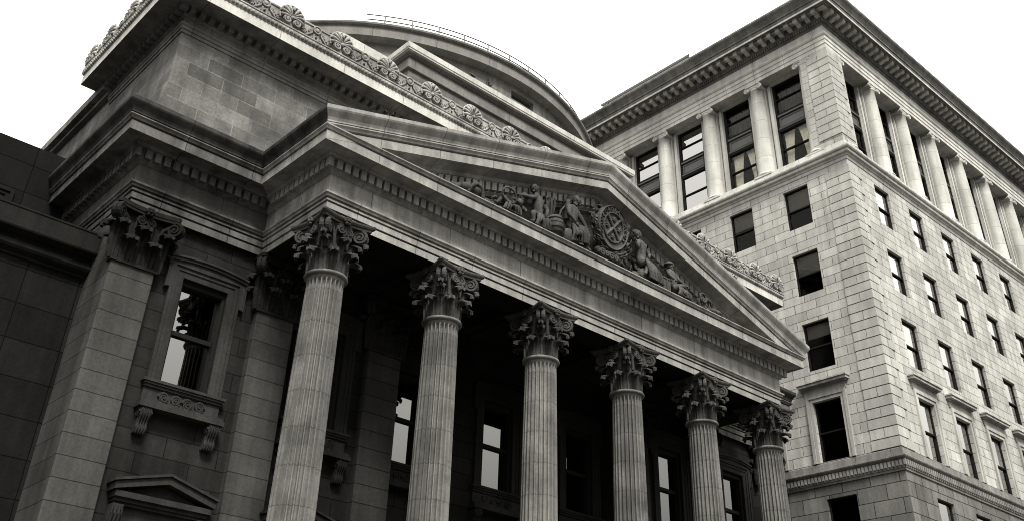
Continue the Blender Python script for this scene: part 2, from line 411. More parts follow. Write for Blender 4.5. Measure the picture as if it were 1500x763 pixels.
# portico beams, soffit and coffered ceiling
mb=MB(); mb.box(.9,W-.9,.5,3.3,13.0,13.2); mb.box(.075,W-.075,.075,.95,12.622,13.1); mb.box(.075,.95,.95,3.4,12.623,13.1); mb.box(W-.95,W-.075,.95,3.4,12.623,13.1)
for i in range(6):
    c=.54+3.6*i
    if 0<i<5: mb.box(c-.45,c+.45,.95,3.25,12.62,13.05)
for x0 in range(5):
    a=.54+3.6*x0+.45; b=a+2.7
    for (p,q,r,s_) in ((a,b,.95,1.2),(a,b,2.9,3.2)): mb.box(p,q,r,s_,12.72,13.03)
    for (p,q) in ((a,a+.22),(b-.22,b)): mb.box(p,q,1.2,2.9,12.72,13.03)
mb.box(4.86,14.22,3.2,4.3,12.62,13.2)
world('portico_ceiling',mb,M['porch'],bank)  # beam soffits take their shade from the porch stone colour

# walls of the body, with window openings
WB,WT=8.68,11.36; OW=.61
wx_front=[-1.2,2.42]; wx_mid=[5.94,9.54,13.14]; wx_right=[W-2.42,W+1.2]
YW=3.24; YM=4.2
mb=MB()
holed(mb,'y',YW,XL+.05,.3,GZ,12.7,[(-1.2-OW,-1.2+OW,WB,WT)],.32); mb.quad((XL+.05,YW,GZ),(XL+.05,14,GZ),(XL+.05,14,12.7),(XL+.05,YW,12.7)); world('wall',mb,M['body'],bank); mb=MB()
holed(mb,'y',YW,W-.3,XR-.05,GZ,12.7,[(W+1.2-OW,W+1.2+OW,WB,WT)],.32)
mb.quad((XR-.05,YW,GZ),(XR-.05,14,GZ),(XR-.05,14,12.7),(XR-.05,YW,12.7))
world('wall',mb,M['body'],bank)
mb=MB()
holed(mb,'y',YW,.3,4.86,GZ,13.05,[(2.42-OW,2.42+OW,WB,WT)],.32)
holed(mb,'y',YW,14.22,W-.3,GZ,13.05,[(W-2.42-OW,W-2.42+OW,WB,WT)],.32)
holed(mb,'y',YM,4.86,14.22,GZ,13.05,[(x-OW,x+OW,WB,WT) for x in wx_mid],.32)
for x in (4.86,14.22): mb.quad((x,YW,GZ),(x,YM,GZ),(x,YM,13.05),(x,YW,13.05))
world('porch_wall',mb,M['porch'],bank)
# solid core behind the cornices so that nothing is hollow
mb=MB(); mb.box(XL+.4,XR-.4,5.2,12,GZ,15.05); mb.box(XL+.35,XR-.35,3.4,12,14.62,15.045); world('core',mb,M['roof'],bank)
mb=MB(); mb.quad((XL,D,15.06),(XR,D,15.06),(XR,12,15.06),(XL,12,15.06)); world('flat_roof',mb,M['roof'],bank)

# ---- columns
def flute_r(a,n=24):
    t=(a*n/(2*pi))%1.0
    e=.2
    if t<e: return 0
    u=(t-e)/(1-e)
    return sin(pi*u)**.42
def column_shaft(z0,z1,r0,r1,depth=.085,n=24,per=10):
    mb=MB(); NA=n*per; H=z1-z0
    zs=[0,.10,.17,.24]+[.24+(H-.48)*k/14 for k in range(1,14)]+[H-.24,H-.17,H-.10,H]
    rows=[]
    for z in zs:
        t=z/H; r=r0+(r1-r0)*(t**1.7)
        edge=min(z,H-z); fd=0 if edge<=.10 else (min(1,(edge-.10)/.14))**.5
        fl=r+.03*max(0,1-edge/.10)
        rows.append([((fl-depth*fd*flute_r(2*pi*k/NA))*cos(2*pi*k/NA),(fl-depth*fd*flute_r(2*pi*k/NA))*sin(2*pi*k/NA),z) for k in range(NA)])
    mb.grid(rows,False,True)
    # astragal under the capital
    rr=r1+.035
    mb.lathe([(r1,H-.05),(rr,H-.04),(rr+.045,H-.02),(rr+.06,H+.015),(rr+.045,H+.05),(rr,H+.07),(r1-.05,H+.08)],n=64)
    return mb
def column_base():
    mb=MB(); mb.box(-.72,.72,-.72,.72,0,.18)
    mb.lathe([(.60,.18),(.70,.2),(.73,.27),(.70,.34),(.60,.36),(.57,.38),(.56,.43),(.58,.48),(.62,.5),(.64,.55),(.62,.6),(.56,.62),(.52,.66)],n=64)
    return mb
def leaf(mb, base, nrm, width, h, curl, bell, flare=0.0, lobes=4):
    """one acanthus leaf: climbs along the bell, folds outwards and down at its tip, with ribbed, lobed sides"""
    n=Vector((nrm[0],nrm[1],0)); t=Vector((-nrm[1],nrm[0],0)); b=Vector(base)
    nu,nv=9,12; rows=[]
    for j in range(nv+1):
        v=j/nv
        if v<.68:
            z=h*v/.68*.93; o=bell(z)+.03+.03*v
        else:
            u=(v-.68)/.32; a=u*pi*1.12
            z=h*.93+curl*.42*sin(a); o=bell(h*.93)+.05+curl*(1-cos(a))*.70
        wd=width*(.62+.38*sin(min(1,v*1.25)*pi*.62)) if v<.75 else width*(1-(v-.75)*1.3)
        wd*=1+.10*abs(sin(v*lobes*pi))
        row=[]
        for i in range(nu):
            s=(i/(nu-1)-.5)*2
            rib=.035*cos(s*pi*3)*(1-.3*abs(s))
            cup=-.05*s*s*(1 if v<.7 else .3)
            p=b+t*(s*wd/2)+n*(o+rib+cup)+Vector((0,0,z-(.05*s*s if v>.6 else 0)))
            row.append(tuple(p))
        rows.append(row)
    mb.grid(rows,False)
    # thickness: back sheet
    mb.grid([[tuple(Vector(p)-n*.035) for p in r] for r in rows],False)
def scroll(mb, c, ax_u, ax_w, r, turns=2.1, th=.045, dep=.10, start=0, sgn=1):
    """spiral volute lying in the plane (ax_u, z); ax_w is its thickness direction"""
    U=Vector(ax_u); Wd=Vector(ax_w); pts=[]; N=34
    rows=[]
    for k in range(N+1):
        a=start+sgn*turns*2*pi*k/N; rr=r*(1-.86*k/N)
        p=Vector(c)+U*(rr*cos(a))+Vector((0,0,rr*sin(a)))
        d=(U*cos(a)+Vector((0,0,sin(a))))
        tt=th*(1-.55*k/N); dd=dep*(1+.25*k/N)
        rows.append([tuple(p-d*tt-Wd*dd),tuple(p+d*tt*.6-Wd*dd),tuple(p+d*tt-Wd*dd*.3),tuple(p+d*tt+Wd*dd*.3),tuple(p+d*tt*.6+Wd*dd),tuple(p-d*tt+Wd*dd)])
    mb.grid(rows,False,True)
    for r_ in (rows[0],rows[-1]): mb.add(r_,[tuple(range(6))])
    # eye and the sunk field behind the spiral
    n=10; e=[]
    for sg in (-1,1):
        ring=[tuple(Vector(c)+U*(r*.17*cos(2*pi*q/n))+Vector((0,0,r*.17*sin(2*pi*q/n)))+Wd*(dep*1.3*sg)) for q in range(n)]
        mb.add(ring,[tuple(range(n))]); e.append(ring)
        fld=[tuple(Vector(c)+U*(r*.9*cos(2*pi*q/n))+Vector((0,0,r*.9*sin(2*pi*q/n)))+Wd*(dep*.45*sg)) for q in range(n)]
        mb.add(fld,[tuple(range(n))])
    mb.grid(e,True,True)
def abacus(mb, hs, z0, z1, sink=.14, sides=4, half_depth=None):
    """moulded slab with hollowed sides and cut corners"""
    def ring(s,z):
        pts=[]
        for q in range(4):
            a=q*pi/2
            for k in range(9):
                u=-1+2*k/8
                cut=.93
                x=u*hs*cut*s; y=-(hs-sink*(1-u*u))*s
                pts.append((x*cos(a)-y*sin(a),x*sin(a)+y*cos(a),z))
        return pts
    H=z1-z0
    R=[ring(.90,z0),ring(.92,z0+.35*H),ring(.96,z0+.45*H),ring(1.0,z0+.7*H),ring(1.0,z1)]
    mb.grid(R,False,True); mb.add(R[0],[tuple(range(36))]); mb.add(R[-1],[tuple(range(35,-1,-1))])
def rosette(mb, c, n, r):
    n=Vector(n); t=Vector((-n.y,n.x,0)); c=Vector(c)
    for k in range(6):
        a=k*pi/3; p=c+t*(r*.62*cos(a))+Vector((0,0,r*.62*sin(a)))
        mb.ball(p,r*.42,8,6,(1,1,1))
    mb.ball(c+n*.03,r*.4,8,6)
def corinthian(rn,H):
    mb=MB()
    bell=lambda z: (0.0+.10*max(0,z/H-.55)**1.5/.3)
    mb.lathe([(rn*.97,0),(rn*.96,H*.45),(rn*1.02,H*.7),(rn*1.2,H*.84),(rn*1.28,H*.87),(rn*1.0,H*.88)],n=40)
    for k in range(8):
        a=k*pi/4+pi/8; n=(cos(a),sin(a))
        leaf(mb,(n[0]*rn*.94,n[1]*rn*.94,.02),n,rn*.60,H*.32,H*.17,bell)
        a=k*pi/4; n=(cos(a),sin(a))
        leaf(mb,(n[0]*rn*.90,n[1]*rn*.90,.02),n,rn*.60,H*.57,H*.17,bell)
    for k in range(4):                       # corner volutes with their stalks and a leaf under each
        a=k*pi/2+pi/4; d=Vector((cos(a),sin(a),0)); t=Vector((-d.y,d.x,0))
        rv=H*.135; zc=H*.755
        for sg in (-1,1):
            c=d*(rn*1.52)+t*(sg*.07)+Vector((0,0,zc))
            scroll(mb,c,d,t,rv,2.1,.035,.05,start=pi*.5,sgn=-1)
            pts=[Vector((cos(a+sg*.42),sin(a+sg*.42),0))*rn*.98+Vector((0,0,H*.46)),Vector((cos(a+sg*.36),sin(a+sg*.36),0))*rn*1.06+Vector((0,0,H*.66)),Vector((cos(a+sg*.2),sin(a+sg*.2),0))*rn*1.25+Vector((0,0,H*.84)),c+Vector((0,0,rv))]
            mb.tube(pts,[.05,.05,.045,.04],6)
        leaf(mb,(d.x*rn*1.0,d.y*rn*1.0,H*.42),(d.x,d.y),rn*.40,H*.20,H*.17,lambda z:.12*z/H+.05)
    for k in range(4):                       # inner helices and rosette on every side
        a=k*pi/2; d=Vector((cos(a),sin(a),0)); t=Vector((-d.y,d.x,0))
        for sg in (-1,1):
            c=d*(rn*1.22)+t*(sg*rn*.24)+Vector((0,0,H*.765))
            scroll(mb,c,t*sg,d,H*.09,1.8,.028,.035,start=pi*.5,sgn=1)
            mb.tube([Vector((cos(a+sg*.38),sin(a+sg*.38),0))*rn*.98+Vector((0,0,H*.46)),Vector((cos(a+sg*.40),sin(a+sg*.40),0))*rn*1.06+Vector((0,0,H*.68)),c+t*(sg*H*.06)+Vector((0,0,H*.06))],[.045,.04,.03],6)
        rosette(mb,d*(rn*1.42)+Vector((0,0,H*.925)),d,H*.085)
        leaf(mb,(d.x*rn*.98,d.y*rn*.98,H*.50),(d.x,d.y),rn*.30,H*.16,H*.10,lambda z:.1*z/H)
    abacus(mb,rn*1.66,H*.88,H*.992,sink=rn*.30)
    return mb
NZ=11.22; CH=12.62-NZ
shaft_me=column_shaft(FZ+.66,NZ-.04,.52,.44).mesh('column',M['shaft'])
cap_me=corinthian(.47,CH).mesh('capital',M['capital'])
base_me=column_base().mesh('base',M['shaft'])
first=None
for i in range(6):
    x=.54+3.6*i
    if first is None:
        first=place(bpy.data.objects.new('column',shaft_me),bank,(x,.42,FZ+.66))
        local('capital',cap_me,None,first,(0,0,NZ-FZ-.66)); local('base',base_me,None,first,(0,0,-.66))
    else: copy_tree(first,bank,(x,.42,FZ+.66))

# ---- pilasters (front at y 3.03) with square capitals
def pilaster_capital(w,dp,H):
    """w wide (x), front at y=-dp .. 0 is the wall"""
    mb=MB(); h=w/2
    mb.box(-h*.98,h*.98,-dp+.01,0,0,H*.86)
    mb.box(-h-.05,h+.05,-dp-.05,0,-.02,.05)
    bell=lambda z:.10*max(0,z/H-.5)**1.5/.3
    fr=(0,-1)
    for u,hh,wd in ((-.27,.36,.40),(.27,.36,.40),(-.02,.60,.40),(-.52,.60,.34),(.52,.60,.34)):
        leaf(mb,(u*w,-dp+.0,.02),fr,wd*w*.95,H*hh,H*.17,bell)
    for sx in (-1,1):
        for u,hh in ((.5,.36),(.12,.6),(.9,.6)):
            if u*dp<dp: leaf(mb,(sx*h*.98,-dp*u,.02),(sx,0),min(.4,dp*.8),H*hh,H*.17,bell)
        d=Vector((sx*.7,-.7,0)); t=Vector((.7,sx*.7,0)).normalized(); d.normalize()
        for sg in (-1,1):
            c=Vector((sx*h,-dp,0))+d*.26+t*(sg*.06)+Vector((0,0,H*.75))
            scroll(mb,c,d,t,H*.135,2.1,.035,.05,start=pi*.5,sgn=-1)
        mb.tube([(sx*h*.7,-dp-.03,H*.5),(sx*h*.85,-dp-.1,H*.72),(sx*(h+.16),-dp-.16,H*.87)],[.05,.05,.04],6)
        leaf(mb,(sx*h*.95,-dp*.95,H*.45),(d.x,d.y),.2,H*.2,H*.15,bell)
    for sg in (-1,1):
        scroll(mb,(sg*.13,-dp-.10,H*.76),(sg,0,0),(0,-1,0),H*.09,1.8,.028,.035,start=pi*.5,sgn=1)
        mb.tube([(sg*.2,-dp-.02,H*.46),(sg*.22,-dp-.06,H*.66),(sg*.2,-dp-.1,H*.82)],[.045,.04,.03],6)
    rosette(mb,(0,-dp-.2,H*.92),(0,-1,0),H*.08)
    # abacus: hollow front
    n=12; poly=[(-h-.26,0),(-h-.26,-dp-.22)]+[(-h-.2+(2*h+.4)*k/n,-dp-.26+.13*(1-(2*k/n-1)**2)) for k in range(n+1)]+[(h+.26,-dp-.22),(h+.26,0)]
    mb.prism_xy([(a*.95,b*.95) for a,b in poly],H*.87,H*.92); mb.prism_xy(poly,H*.92,H*.99)
    return mb
PW_=1.08
def pil_mesh(z0,z1,w,dp):
    mb=MB(); h=w/2; c=.02
    mb.prism_xy([(-h,0),(-h,-dp+c),(-h+c,-dp),(h-c,-dp),(h,-dp+c),(h,0)],z0,z1); mb.box(-h-.08,h+.08,-dp-.08,0,z0,z0+.5); return mb
NP=11.12; CHP=12.62-NP
pcap={}
for k,(c,yw,dp,mat) in enumerate(((-3.14,YW,.22,'pilaster'),(.76,YW,.22,'pilaster'),(4.27,YW,.22,'porch2'),(W-4.27,YW,.22,'porch2'),(W-.76,YW,.22,'porch2'),(W+3.14,YW,.22,'pilaster'))):
    if mat=='porch2' and 'porch2' not in M: M['porch2']=stone('shade_toned_pilaster_limestone',.030,.024,.007,90,.47,.012,stain=.35,streak=.3,uoff=.3,spec=.02)  # darker copy of the pilaster stone, porch shade in its colour
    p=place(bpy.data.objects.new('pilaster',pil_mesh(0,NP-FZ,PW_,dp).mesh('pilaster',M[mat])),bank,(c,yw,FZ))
    if dp not in pcap: pcap[dp]=pilaster_capital(PW_,dp,CHP).mesh('capital',M['pcapital'])
    local('capital',pcap[dp],None,p,(0,0,NP-FZ))
# corner pier: the left flank of the first pilaster goes back to the wing wall
mb=MB(); mb.box(-3.665,-3.2,YW+.02,4.9,GZ,12.62); world('corner_pier',mb,M['pilaster'],bank)
mb=MB(); mb.box(XR-.46,XR+.005,YW+.02,4.9,GZ,12.62); world('corner_pier',mb,M['pilaster'],bank)

# ---- bank windows
def bank_window_parts(mt):
    h=WT-WB; P={}
    mb=MB()       # sash frame
    y0,y1=.20,.30
    mb.box(-OW,-OW+.07,.07,y1,0,h); mb.box(OW-.07,OW,.07,y1,0,h); mb.box(-OW+.07,OW-.07,y0,y1,0,.08); mb.box(-OW+.07,OW-.07,.07,y1,h-.14,h)
    mb.box(-OW+.07,OW-.07,y0-.02,y1,h*.5-.05,h*.5+.06)
    mb.box(-OW,OW,.9,.92,0,h); mb.box(-OW,OW,.33,.9,-.02,0); mb.box(-OW,OW,.33,.9,h,h+.02); mb.box(-OW-.02,-OW,.33,.9,0,h); mb.box(OW,OW+.02,.33,.9,0,h)
    P['window']=mb.mesh('window',M['frame'])
    mb=MB(); mb.box(-OW+.07,OW-.07,.25,.256,h*.5+.06,h-.14); P['pane']=mb.mesh('pane',M['bankpane'])
    mb=MB(); mb.box(-OW+.07,OW-.07,.27,.276,.08,h*.5-.05); P['pane2']=mb.mesh('pane',M['bankpane'])
    mb=MB()       # moulded surround with ears and a bowed head
    for s in (-1,1):
        X=lambda a,b:(a,b) if s>0 else (-b,-a)
        for (a,b,dp) in ((OW+.001,OW+.16,.05),(OW+.16,OW+.26,.075),(OW+.26,OW+.33,.11)):
            x0,x1=X(a,b); mb.box(x0,x1,-dp,.02,0,h+(.0 if a<OW+.1 else .16 if a<OW+.2 else .26)-.0)
        x0,x1=X(OW+.33,OW+.42); mb.box(x0,x1,-.11,.02,h-.35,h+.30)
        x0,x1=X(OW+.42,OW+.455); mb.box(x0,x1,-.14,.02,h-.38,h+.30)
    mb.box(-OW-.16,OW+.16,-.052,.02,h+.001,h+.16); mb.box(-OW-.26,OW+.26,-.077,.02,h+.16,h+.26)
    n=14; bow=lambda u:.10*(1-u*u)**1.0
    xs=[-1+2*k/n for k in range(n+1)]; wd=OW+.45
    for lo,hi,dp in ((.26,.33,.112),(.33,.40,.16),(.40,.45,.20)):
        poly=[(u*wd,h+lo+(bow(u) if lo>.3 else 0)) for u in xs]+[(u*wd,h+hi+bow(u)) for u in xs[::-1]]
        mb.prism_xz(poly,-dp,.02)
    P['surround']=mb.mesh('surround',M[mt])
    mb=MB()       # sill with carved apron
    mb.box(-1.04,1.04,-.20,.22,-.07,-.005); mb.box(-1.0,1.0,-.17,.02,-.12,-.07); mb.box(-.98,.98,-.13,.02,-.18,-.12)
    mb.box(-.96,.96,-.08,.02,-.52,-.18)
    mb.box(-.62,.62,-.10,-.07,-.20,-.18); mb.box(-.62,.62,-.10,-.07,-.52,-.50)
    for k in range(4):
        c=-.45+.3*k
        scroll(mb,(c,-.10,-.35),(1 if k%2 else -1,0,0),(0,-1,0),.13,1.9,.022,.025,start=0)
        mb.tube([(c-.1,-.1,-.45),(c,-.11,-.49),(c+.12,-.1,-.42)],[.02,.025,.015],5)
    mb.box(-1.02,1.02,-.26,.02,-.60,-.52); mb.box(-1.05,1.05,-.32,.02,-.70,-.60)
    P['sill']=mb.mesh('sill',M[mt])
    mb=MB()       # scrolled console
    poly=[(0,0),(-.27,0),(-.29,-.08),(-.27,-.18),(-.20,-.26),(-.17,-.36),(-.19,-.46),(-.15,-.55),(-.06,-.58),(0,-.55)]
    mb.prism_yz(poly,-.13,.13)
    for q in (-.09,-.03,.03,.09): mb.tube([(q,-.28,-.03),(q,-.3,-.1),(q,-.27,-.2),(q,-.2,-.28),(q,-.18,-.38),(q,-.2,-.48),(q,-.14,-.57)],.022,5)
    for q in (-.14,.14): scroll(mb,(q,-.15,-.13),(0,-1,0),(1,0,0),.11,1.6,.02,.02)
    P['bracket']=mb.mesh('bracket',M[mt])
    return P
M['surr']=stone('window_surround_limestone', .03,stain=.4,streak=.3,spec=.02); M['surrd']=stone('shade_toned_surround_limestone',.018,stain=.4,streak=.3,spec=.02)  # surrd: darker copy of surr with the porch shade painted in
for mt,lst in (('surr',((-1.2,YW),(W+1.2,YW))),('surrd',((2.42,YW),(5.94,YM),(9.54,YM),(13.14,YM),(W-2.42,YW)))):
    P=bank_window_parts(mt)
    for (x,y) in lst:
        o=place(bpy.data.objects.new('window',P['window']),bank,(x,y,WB))
        local('pane',P['pane'],None,o); local('pane',P['pane2'],None,o); local('surround',P['surround'],None,o); local('sill',P['sill'],None,o)
        for s in (-.84,.84): local('bracket',P['bracket'],None,o,(s,0,-.70))
# ---- doors with pedimented hoods
def door_parts(mt):
    P={}; mb=MB()
    mb.box(-.62,-.01,-.03,.05,0,4.9); mb.box(.01,.62,-.03,.05,0,4.9)
    for s in (-1,1):
        for z in (.4,1.9,3.4): mb.box(min(s*.12,s*.5),max(s*.12,s*.5),-.05,-.03,z,z+1.2)
    P['door']=mb.mesh('door',M['wood'])
    mb=MB()
    for s in (-1,1):
        for (a,b,dp) in ((.621,.74,.05),(.74,.86,.09)): mb.box(min(s*a,s*b),max(s*a,s*b),-dp,.02,0,4.9+a-.6)
    mb.box(-.74,.74,-.052,.02,4.902,5.02); mb.box(-.86,.86,-.092,.02,5.02,5.14)
    P['surround']=mb.mesh('surround',M[mt])
    mb=MB()
    mb.box(-1.0,1.0,-.12,.02,5.16,5.5)
    mb.box(-1.05,1.05,-.22,.02,5.5,5.56); mb.box(-1.12,1.12,-.36,.02,5.64,5.76); mb.box(-1.08,1.08,-.28,.02,5.56,5.64)
    mb.prism_xz([(-1.1,5.76),(1.1,5.76),(0,6.06)],-.15,.02)
    for s in (-1,1):
        poly=[(s*1.18,5.77),(0,6.08),(0,6.24),(s*1.18,5.92)]
        if s>0: poly=poly[::-1]
        mb.prism_xz(poly,-.40,.02)
        poly=[(s*1.22,5.925),(0,6.245),(0,6.30),(s*1.22,5.98)]
        if s>0: poly=poly[::-1]
        mb.prism_xz(poly,-.45,.02)
        mb.prism_yz([(0,5.5),(-.3,5.5),(-.3,5.3),(-.2,5.1),(-.22,4.8),(-.12,4.6),(0,4.6)],s*.98-.12,s*.98+.12)
        for q in (-.08,0,.08): mb.tube([(s*.98+q,-.3,5.48),(s*.98+q,-.31,5.3),(s*.98+q,-.21,5.1),(s*.98+q,-.23,4.8),(s*.98+q,-.13,4.62)],.025,5)
    P['hood']=mb.mesh('hood',M[mt]); return P
for mt,lst in (('surr',((-1.2,YW),(W+1.2,YW))),('surrd',((2.42,YW),(5.94,YM),(9.54,YM),(13.14,YM),(W-2.42,YW)))):
    P=door_parts(mt)
    for x,y in lst:
        o=place(bpy.data.objects.new('door',P['door']),bank,(x,y-.02,FZ+.1)); local('surround',P['surround'],None,o); local('hood',P['hood'],None,o,(0,0,.13))
# podium and steps
mb=MB(); mb.box(XL-.4,XR+.4,-1.0,4.6,GZ+.005,FZ)
for k in range(5): mb.box(-1,W+1,-1.0-.36*(k+1),-1.0-.36*k,GZ+.005,FZ-.175*(k+1))
world('podium',mb,M['pave'],bank)

# ---- attic storey with cresting
AY=2.86; AL=-3.57; AR=W+3.57; AB=7.5
aplan=[(AL,AB),(AL,AY),(AR,AY),(AR,AB)]
mb=MB(); sweep(mb,[(.05,15.03),(.05,15.3),(0,15.32),(0,18.02),(-.5,18.03)],aplan,True); world('attic_wall',mb,M['attic'],bank)
M['atrim']=stone('attic_cornice_limestone',.14,.11,.05,2.2,60,.012,stain=.45,streak=.4,zoff=20)
mb=MB(); sweep(mb,[(-.4,18.0),(.03,18.0),(.03,18.10),(.06,18.11),(.06,18.20),(.10,18.24),(.10,18.28),(.02,18.29),(.02,18.50),(.08,18.55),(.10,18.58),(.10,18.76),(.30,18.78),(.32,18.80),(.68,18.80),(.68,18.74),(.78,18.74),(-.4,18.741)],aplan,True); blocks_along(mb,aplan,.09,.30,18.56,18.77,.15,.29,True); world('attic_cornice',mb,M['atrim'],bank)
mb=MB(); sweep(mb,[(.3,18.75),(.785,18.75),(.785,19.05),(.76,19.06),(.3,19.07)],aplan,True); world('attic_corona',mb,M['coping'],bank)
mb=MB(); sweep(mb,[(.3,19.06),(.77,19.06),(.79,19.09),(.82,19.14),(.83,19.20),(.83,19.26),(.85,19.27),(.85,19.31),(.3,19.32)],aplan,True)
m_=mitres(aplan,True)
def along(path,o,i,closed=True):
    j=(i+1)%len(path); m=mitres(path,closed)
    A=Vector((path[i][0]+m[i][0]*o,path[i][1]+m[i][1]*o,0)); B=Vector((path[j][0]+m[j][0]*o,path[j][1]+m[j][1]*o,0))
    d=(B-A); L=d.length; d/=L; return A,d,L,Vector((d.y,-d.x,0))
for i in (0,1):
    A,d,L,n=along(aplan,.825,i); k=int(L/.125)
    for q in range(k):
        p=A+d*((q+.5)*L/k); mb.ball((p.x,p.y,19.165),.05,6,4,(1,1,1.35))
world('egg_and_dart_moulding',mb,M['crest'],bank)
mb=MB(); sweep(mb,[(.56,19.3),(.76,19.3),(.76,19.34),(.72,19.36),(.72,19.82),(.75,19.84),(.75,19.90),(.56,19.91)],aplan,True)
# relief tendrils on the parapet
for i in (0,1):
    A,d,L,n=along(aplan,.73,i); S=L/round(L/1.72); K=round(L/S)
    for q in range(K+1):
        for sg in (-1,1):
            for r0,l in ((.30,.28),(.52,.2)):
                c=A+d*(q*S+sg*(r0+.12))
                if not (0<(c-A).dot(d)<L): continue
                c.z=19.5
                scroll(mb,tuple(c+Vector((0,0,.03 if r0<.4 else .12))),tuple(d*sg),tuple(n),.10 if r0<.4 else .075,1.4,.02,.025)
                mb.tube([c+d*(sg*.1)+Vector((0,0,-.08)),c+d*(sg*.22)+n*.01+Vector((0,0,.02)),c+d*(sg*.32)+Vector((0,0,.14)),c+d*(sg*.30)+Vector((0,0,.24))],[.03,.035,.03,.012],5)
crest=world('cresting',mb,M['crest'],bank)
def palmette():
    mb=MB(); R=.40
    # shell fan
    n=9; zc=.32
    for k in range(n):
        a=radians(-12+204*k/(n-1)); pts=[]
        for t in (.16,.4,.65,.9,1.0): pts.append((R*t*cos(a),-.03-.05*sin(t*pi),zc+R*t*sin(a)))
        mb.tube(pts,[.018,.035,.05,.06,.03],6)
    rim=[(R*1.02*cos(radians(-25+230*k/20)),-.02,zc+R*1.02*sin(radians(-25+230*k/20))) for k in range(21)]
    mb.tube(rim,.035,6)
    mb.prism_xz([(R*.98*cos(radians(-20+220*k/20)),zc+R*.98*sin(radians(-20+220*k/20))) for k in range(21)]+[(-.2,0),(.2,0)][::1],0,.10)
    for s in (-1,1): scroll(mb,(s*.15,-.05,.15),(s,0,0),(0,-1,0),.135,1.7,.028,.05,start=pi/2,sgn=-1)
    mb.ball((0,-.06,.28),.07,8,6)
    return mb
def roundel():
    mb=MB(); n=18
    mb.prism_xz([(.13*cos(2*pi*k/n),.38+.13*sin(2*pi*k/n)) for k in range(n)],-.05,.03)
    mb.tube([(.125*cos(2*pi*k/n),-.05,.38+.125*sin(2*pi*k/n)) for k in range(n+1)],.028,6)
    mb.ball((0,-.05,.38),.075,10,6,(1,.35,1))
    for x in (-.07,.07): mb.box(x-.03,x+.03,-.04,0,.02,.22)
    return mb
pm=palmette().mesh('palmette',M['crest']); rm=roundel().mesh('roundel',M['crest'])
for i,rz in ((0,-pi/2),(1,0)):
    A,d,L,n=along(aplan,.76,i); K=round(L/1.72); S=L/K
    for q in range(K+1):
        if i==1 and q==0: continue
        p=A+d*(min(max(q*S,.25),L-.25)); o=bpy.data.objects.new('palmette',pm); place(o,bank,(p.x,p.y,19.38),rz); o.parent=crest; o.location=Vector((p.x,p.y,19.38))-WL[crest.name]
        if q<K:
            p=A+d*((q+.5)*S); o=bpy.data.objects.new('roundel',rm); place(o,bank,(p.x-n.x*.03,p.y-n.y*.03,19.35),rz); o.parent=crest; o.location=Vector((p.x-n.x*.03,p.y-n.y*.03,19.35))-WL[crest.name]
mb=MB(); mb.quad((AL,AY,19.0),(AR,AY,19.0),(AR,AB,19.0),(AL,AB,19.0)); world('attic_roof',mb,M['roof'],bank)
# lower rear range with a plain coping
mb=MB(); mb.box(AL+.004,AR,AB-.2,26,15,18.3); world('rear_wall',mb,M['attic'],bank)
mb=MB(); mb.box(AL-.32,AR,AB+.02,26.3,18.44,18.74); mb.box(AL-.16,AR,AB+.01,26.2,18.28,18.44); world('rear_coping',mb,M['atrim'],bank)

# ---- stepped block in front of the dome
bx0,bx1,by,bb=5.78,17.8,5.7,30.
bplan=[(bx0,bb),(bx0,by),(bx1,by),(bx1,bb)]
mb=MB(); sweep(mb,[(0,18.9),(0,23.62),(-.4,23.63)],bplan,True); world('upper_block_wall',mb,M['block'],bank)
mb=MB(); sweep(mb,[(-.4,23.6),(.08,23.62),(.10,23.64),(.10,24.02),(.04,24.05),(.04,24.18),(.2,24.28),(-.4,24.285)],bplan,True); world('upper_block_band',mb,M['dome'],bank)
mb=MB(); sweep(mb,[(-.4,24.27),(.30,24.27),(.31,24.33),(.33,24.35),(.33,24.58),(-.4,24.62)],bplan,True); world('upper_block_coping',mb,M['coping'],bank)
mb=MB(); mb.quad((bx0,by,24.6),(bx1,by,24.6),(bx1,bb,24.6),(bx0,bb,24.6)); world('upper_block_roof',mb,M['roof'],bank)
mb=MB(); mb.box(4.5,20.6,8.6,28,18.9,26.35); world('dome_podium',mb,M['coping'],bank)

# ---- dome drum
DC=(12.58,18.31)
mb=MB(); angs=[-80+2.0*k for k in range(81)]; angs=sorted(set(angs+[-1.2,6.1])); zs=[24.5,25.6,26.6,27.04,27.28]
def dp_(r,a,z): a=radians(a); return (DC[0]+r*sin(a),DC[1]-r*cos(a),z)
for a,b in zip(angs,angs[1:]):
    for e,f in zip(zs,zs[1:]):
        if a>=-1.3 and b<=6.2 and e==26.6: continue
        mb.add([dp_(11,a,e),dp_(11,b,e),dp_(11,b,f),dp_(11,a,f)],[(0,1,2,3)],False)
for a in (-1.2,6.1): mb.quad(dp_(11,a,26.6),dp_(11,a,27.04),dp_(10.4,a,27.04),dp_(10.4,a,26.6))
sub=[a for a in angs if -1.3<a<6.2]
for a,b in zip(sub,sub[1:]):
    for z in (26.6,27.04): mb.quad(dp_(11,a,z),dp_(11,b,z),dp_(10.4,b,z),dp_(10.4,a,z))
world('dome_drum',mb,M['dome'],bank)
mb=MB()
for a,b in zip(sub,sub[1:]): mb.quad(dp_(10.45,a,26.58),dp_(10.45,b,26.58),dp_(10.45,b,27.06),dp_(10.45,a,27.06))
world('slot_window',mb,M['room'],bank)
mb=MB(); mb.lathe([(10.6,27.24),(11.04,27.26),(11.06,27.31),(11.30,27.34),(11.42,27.36),(11.42,27.80),(11.46,27.82)],*DC,n=160,smooth=False); mb.lathe([(11.2,24.4),(11.2,26.36),(11.0,26.42)],*DC,n=160,smooth=False)
world('dome_cornice',mb,M['dome'],bank)
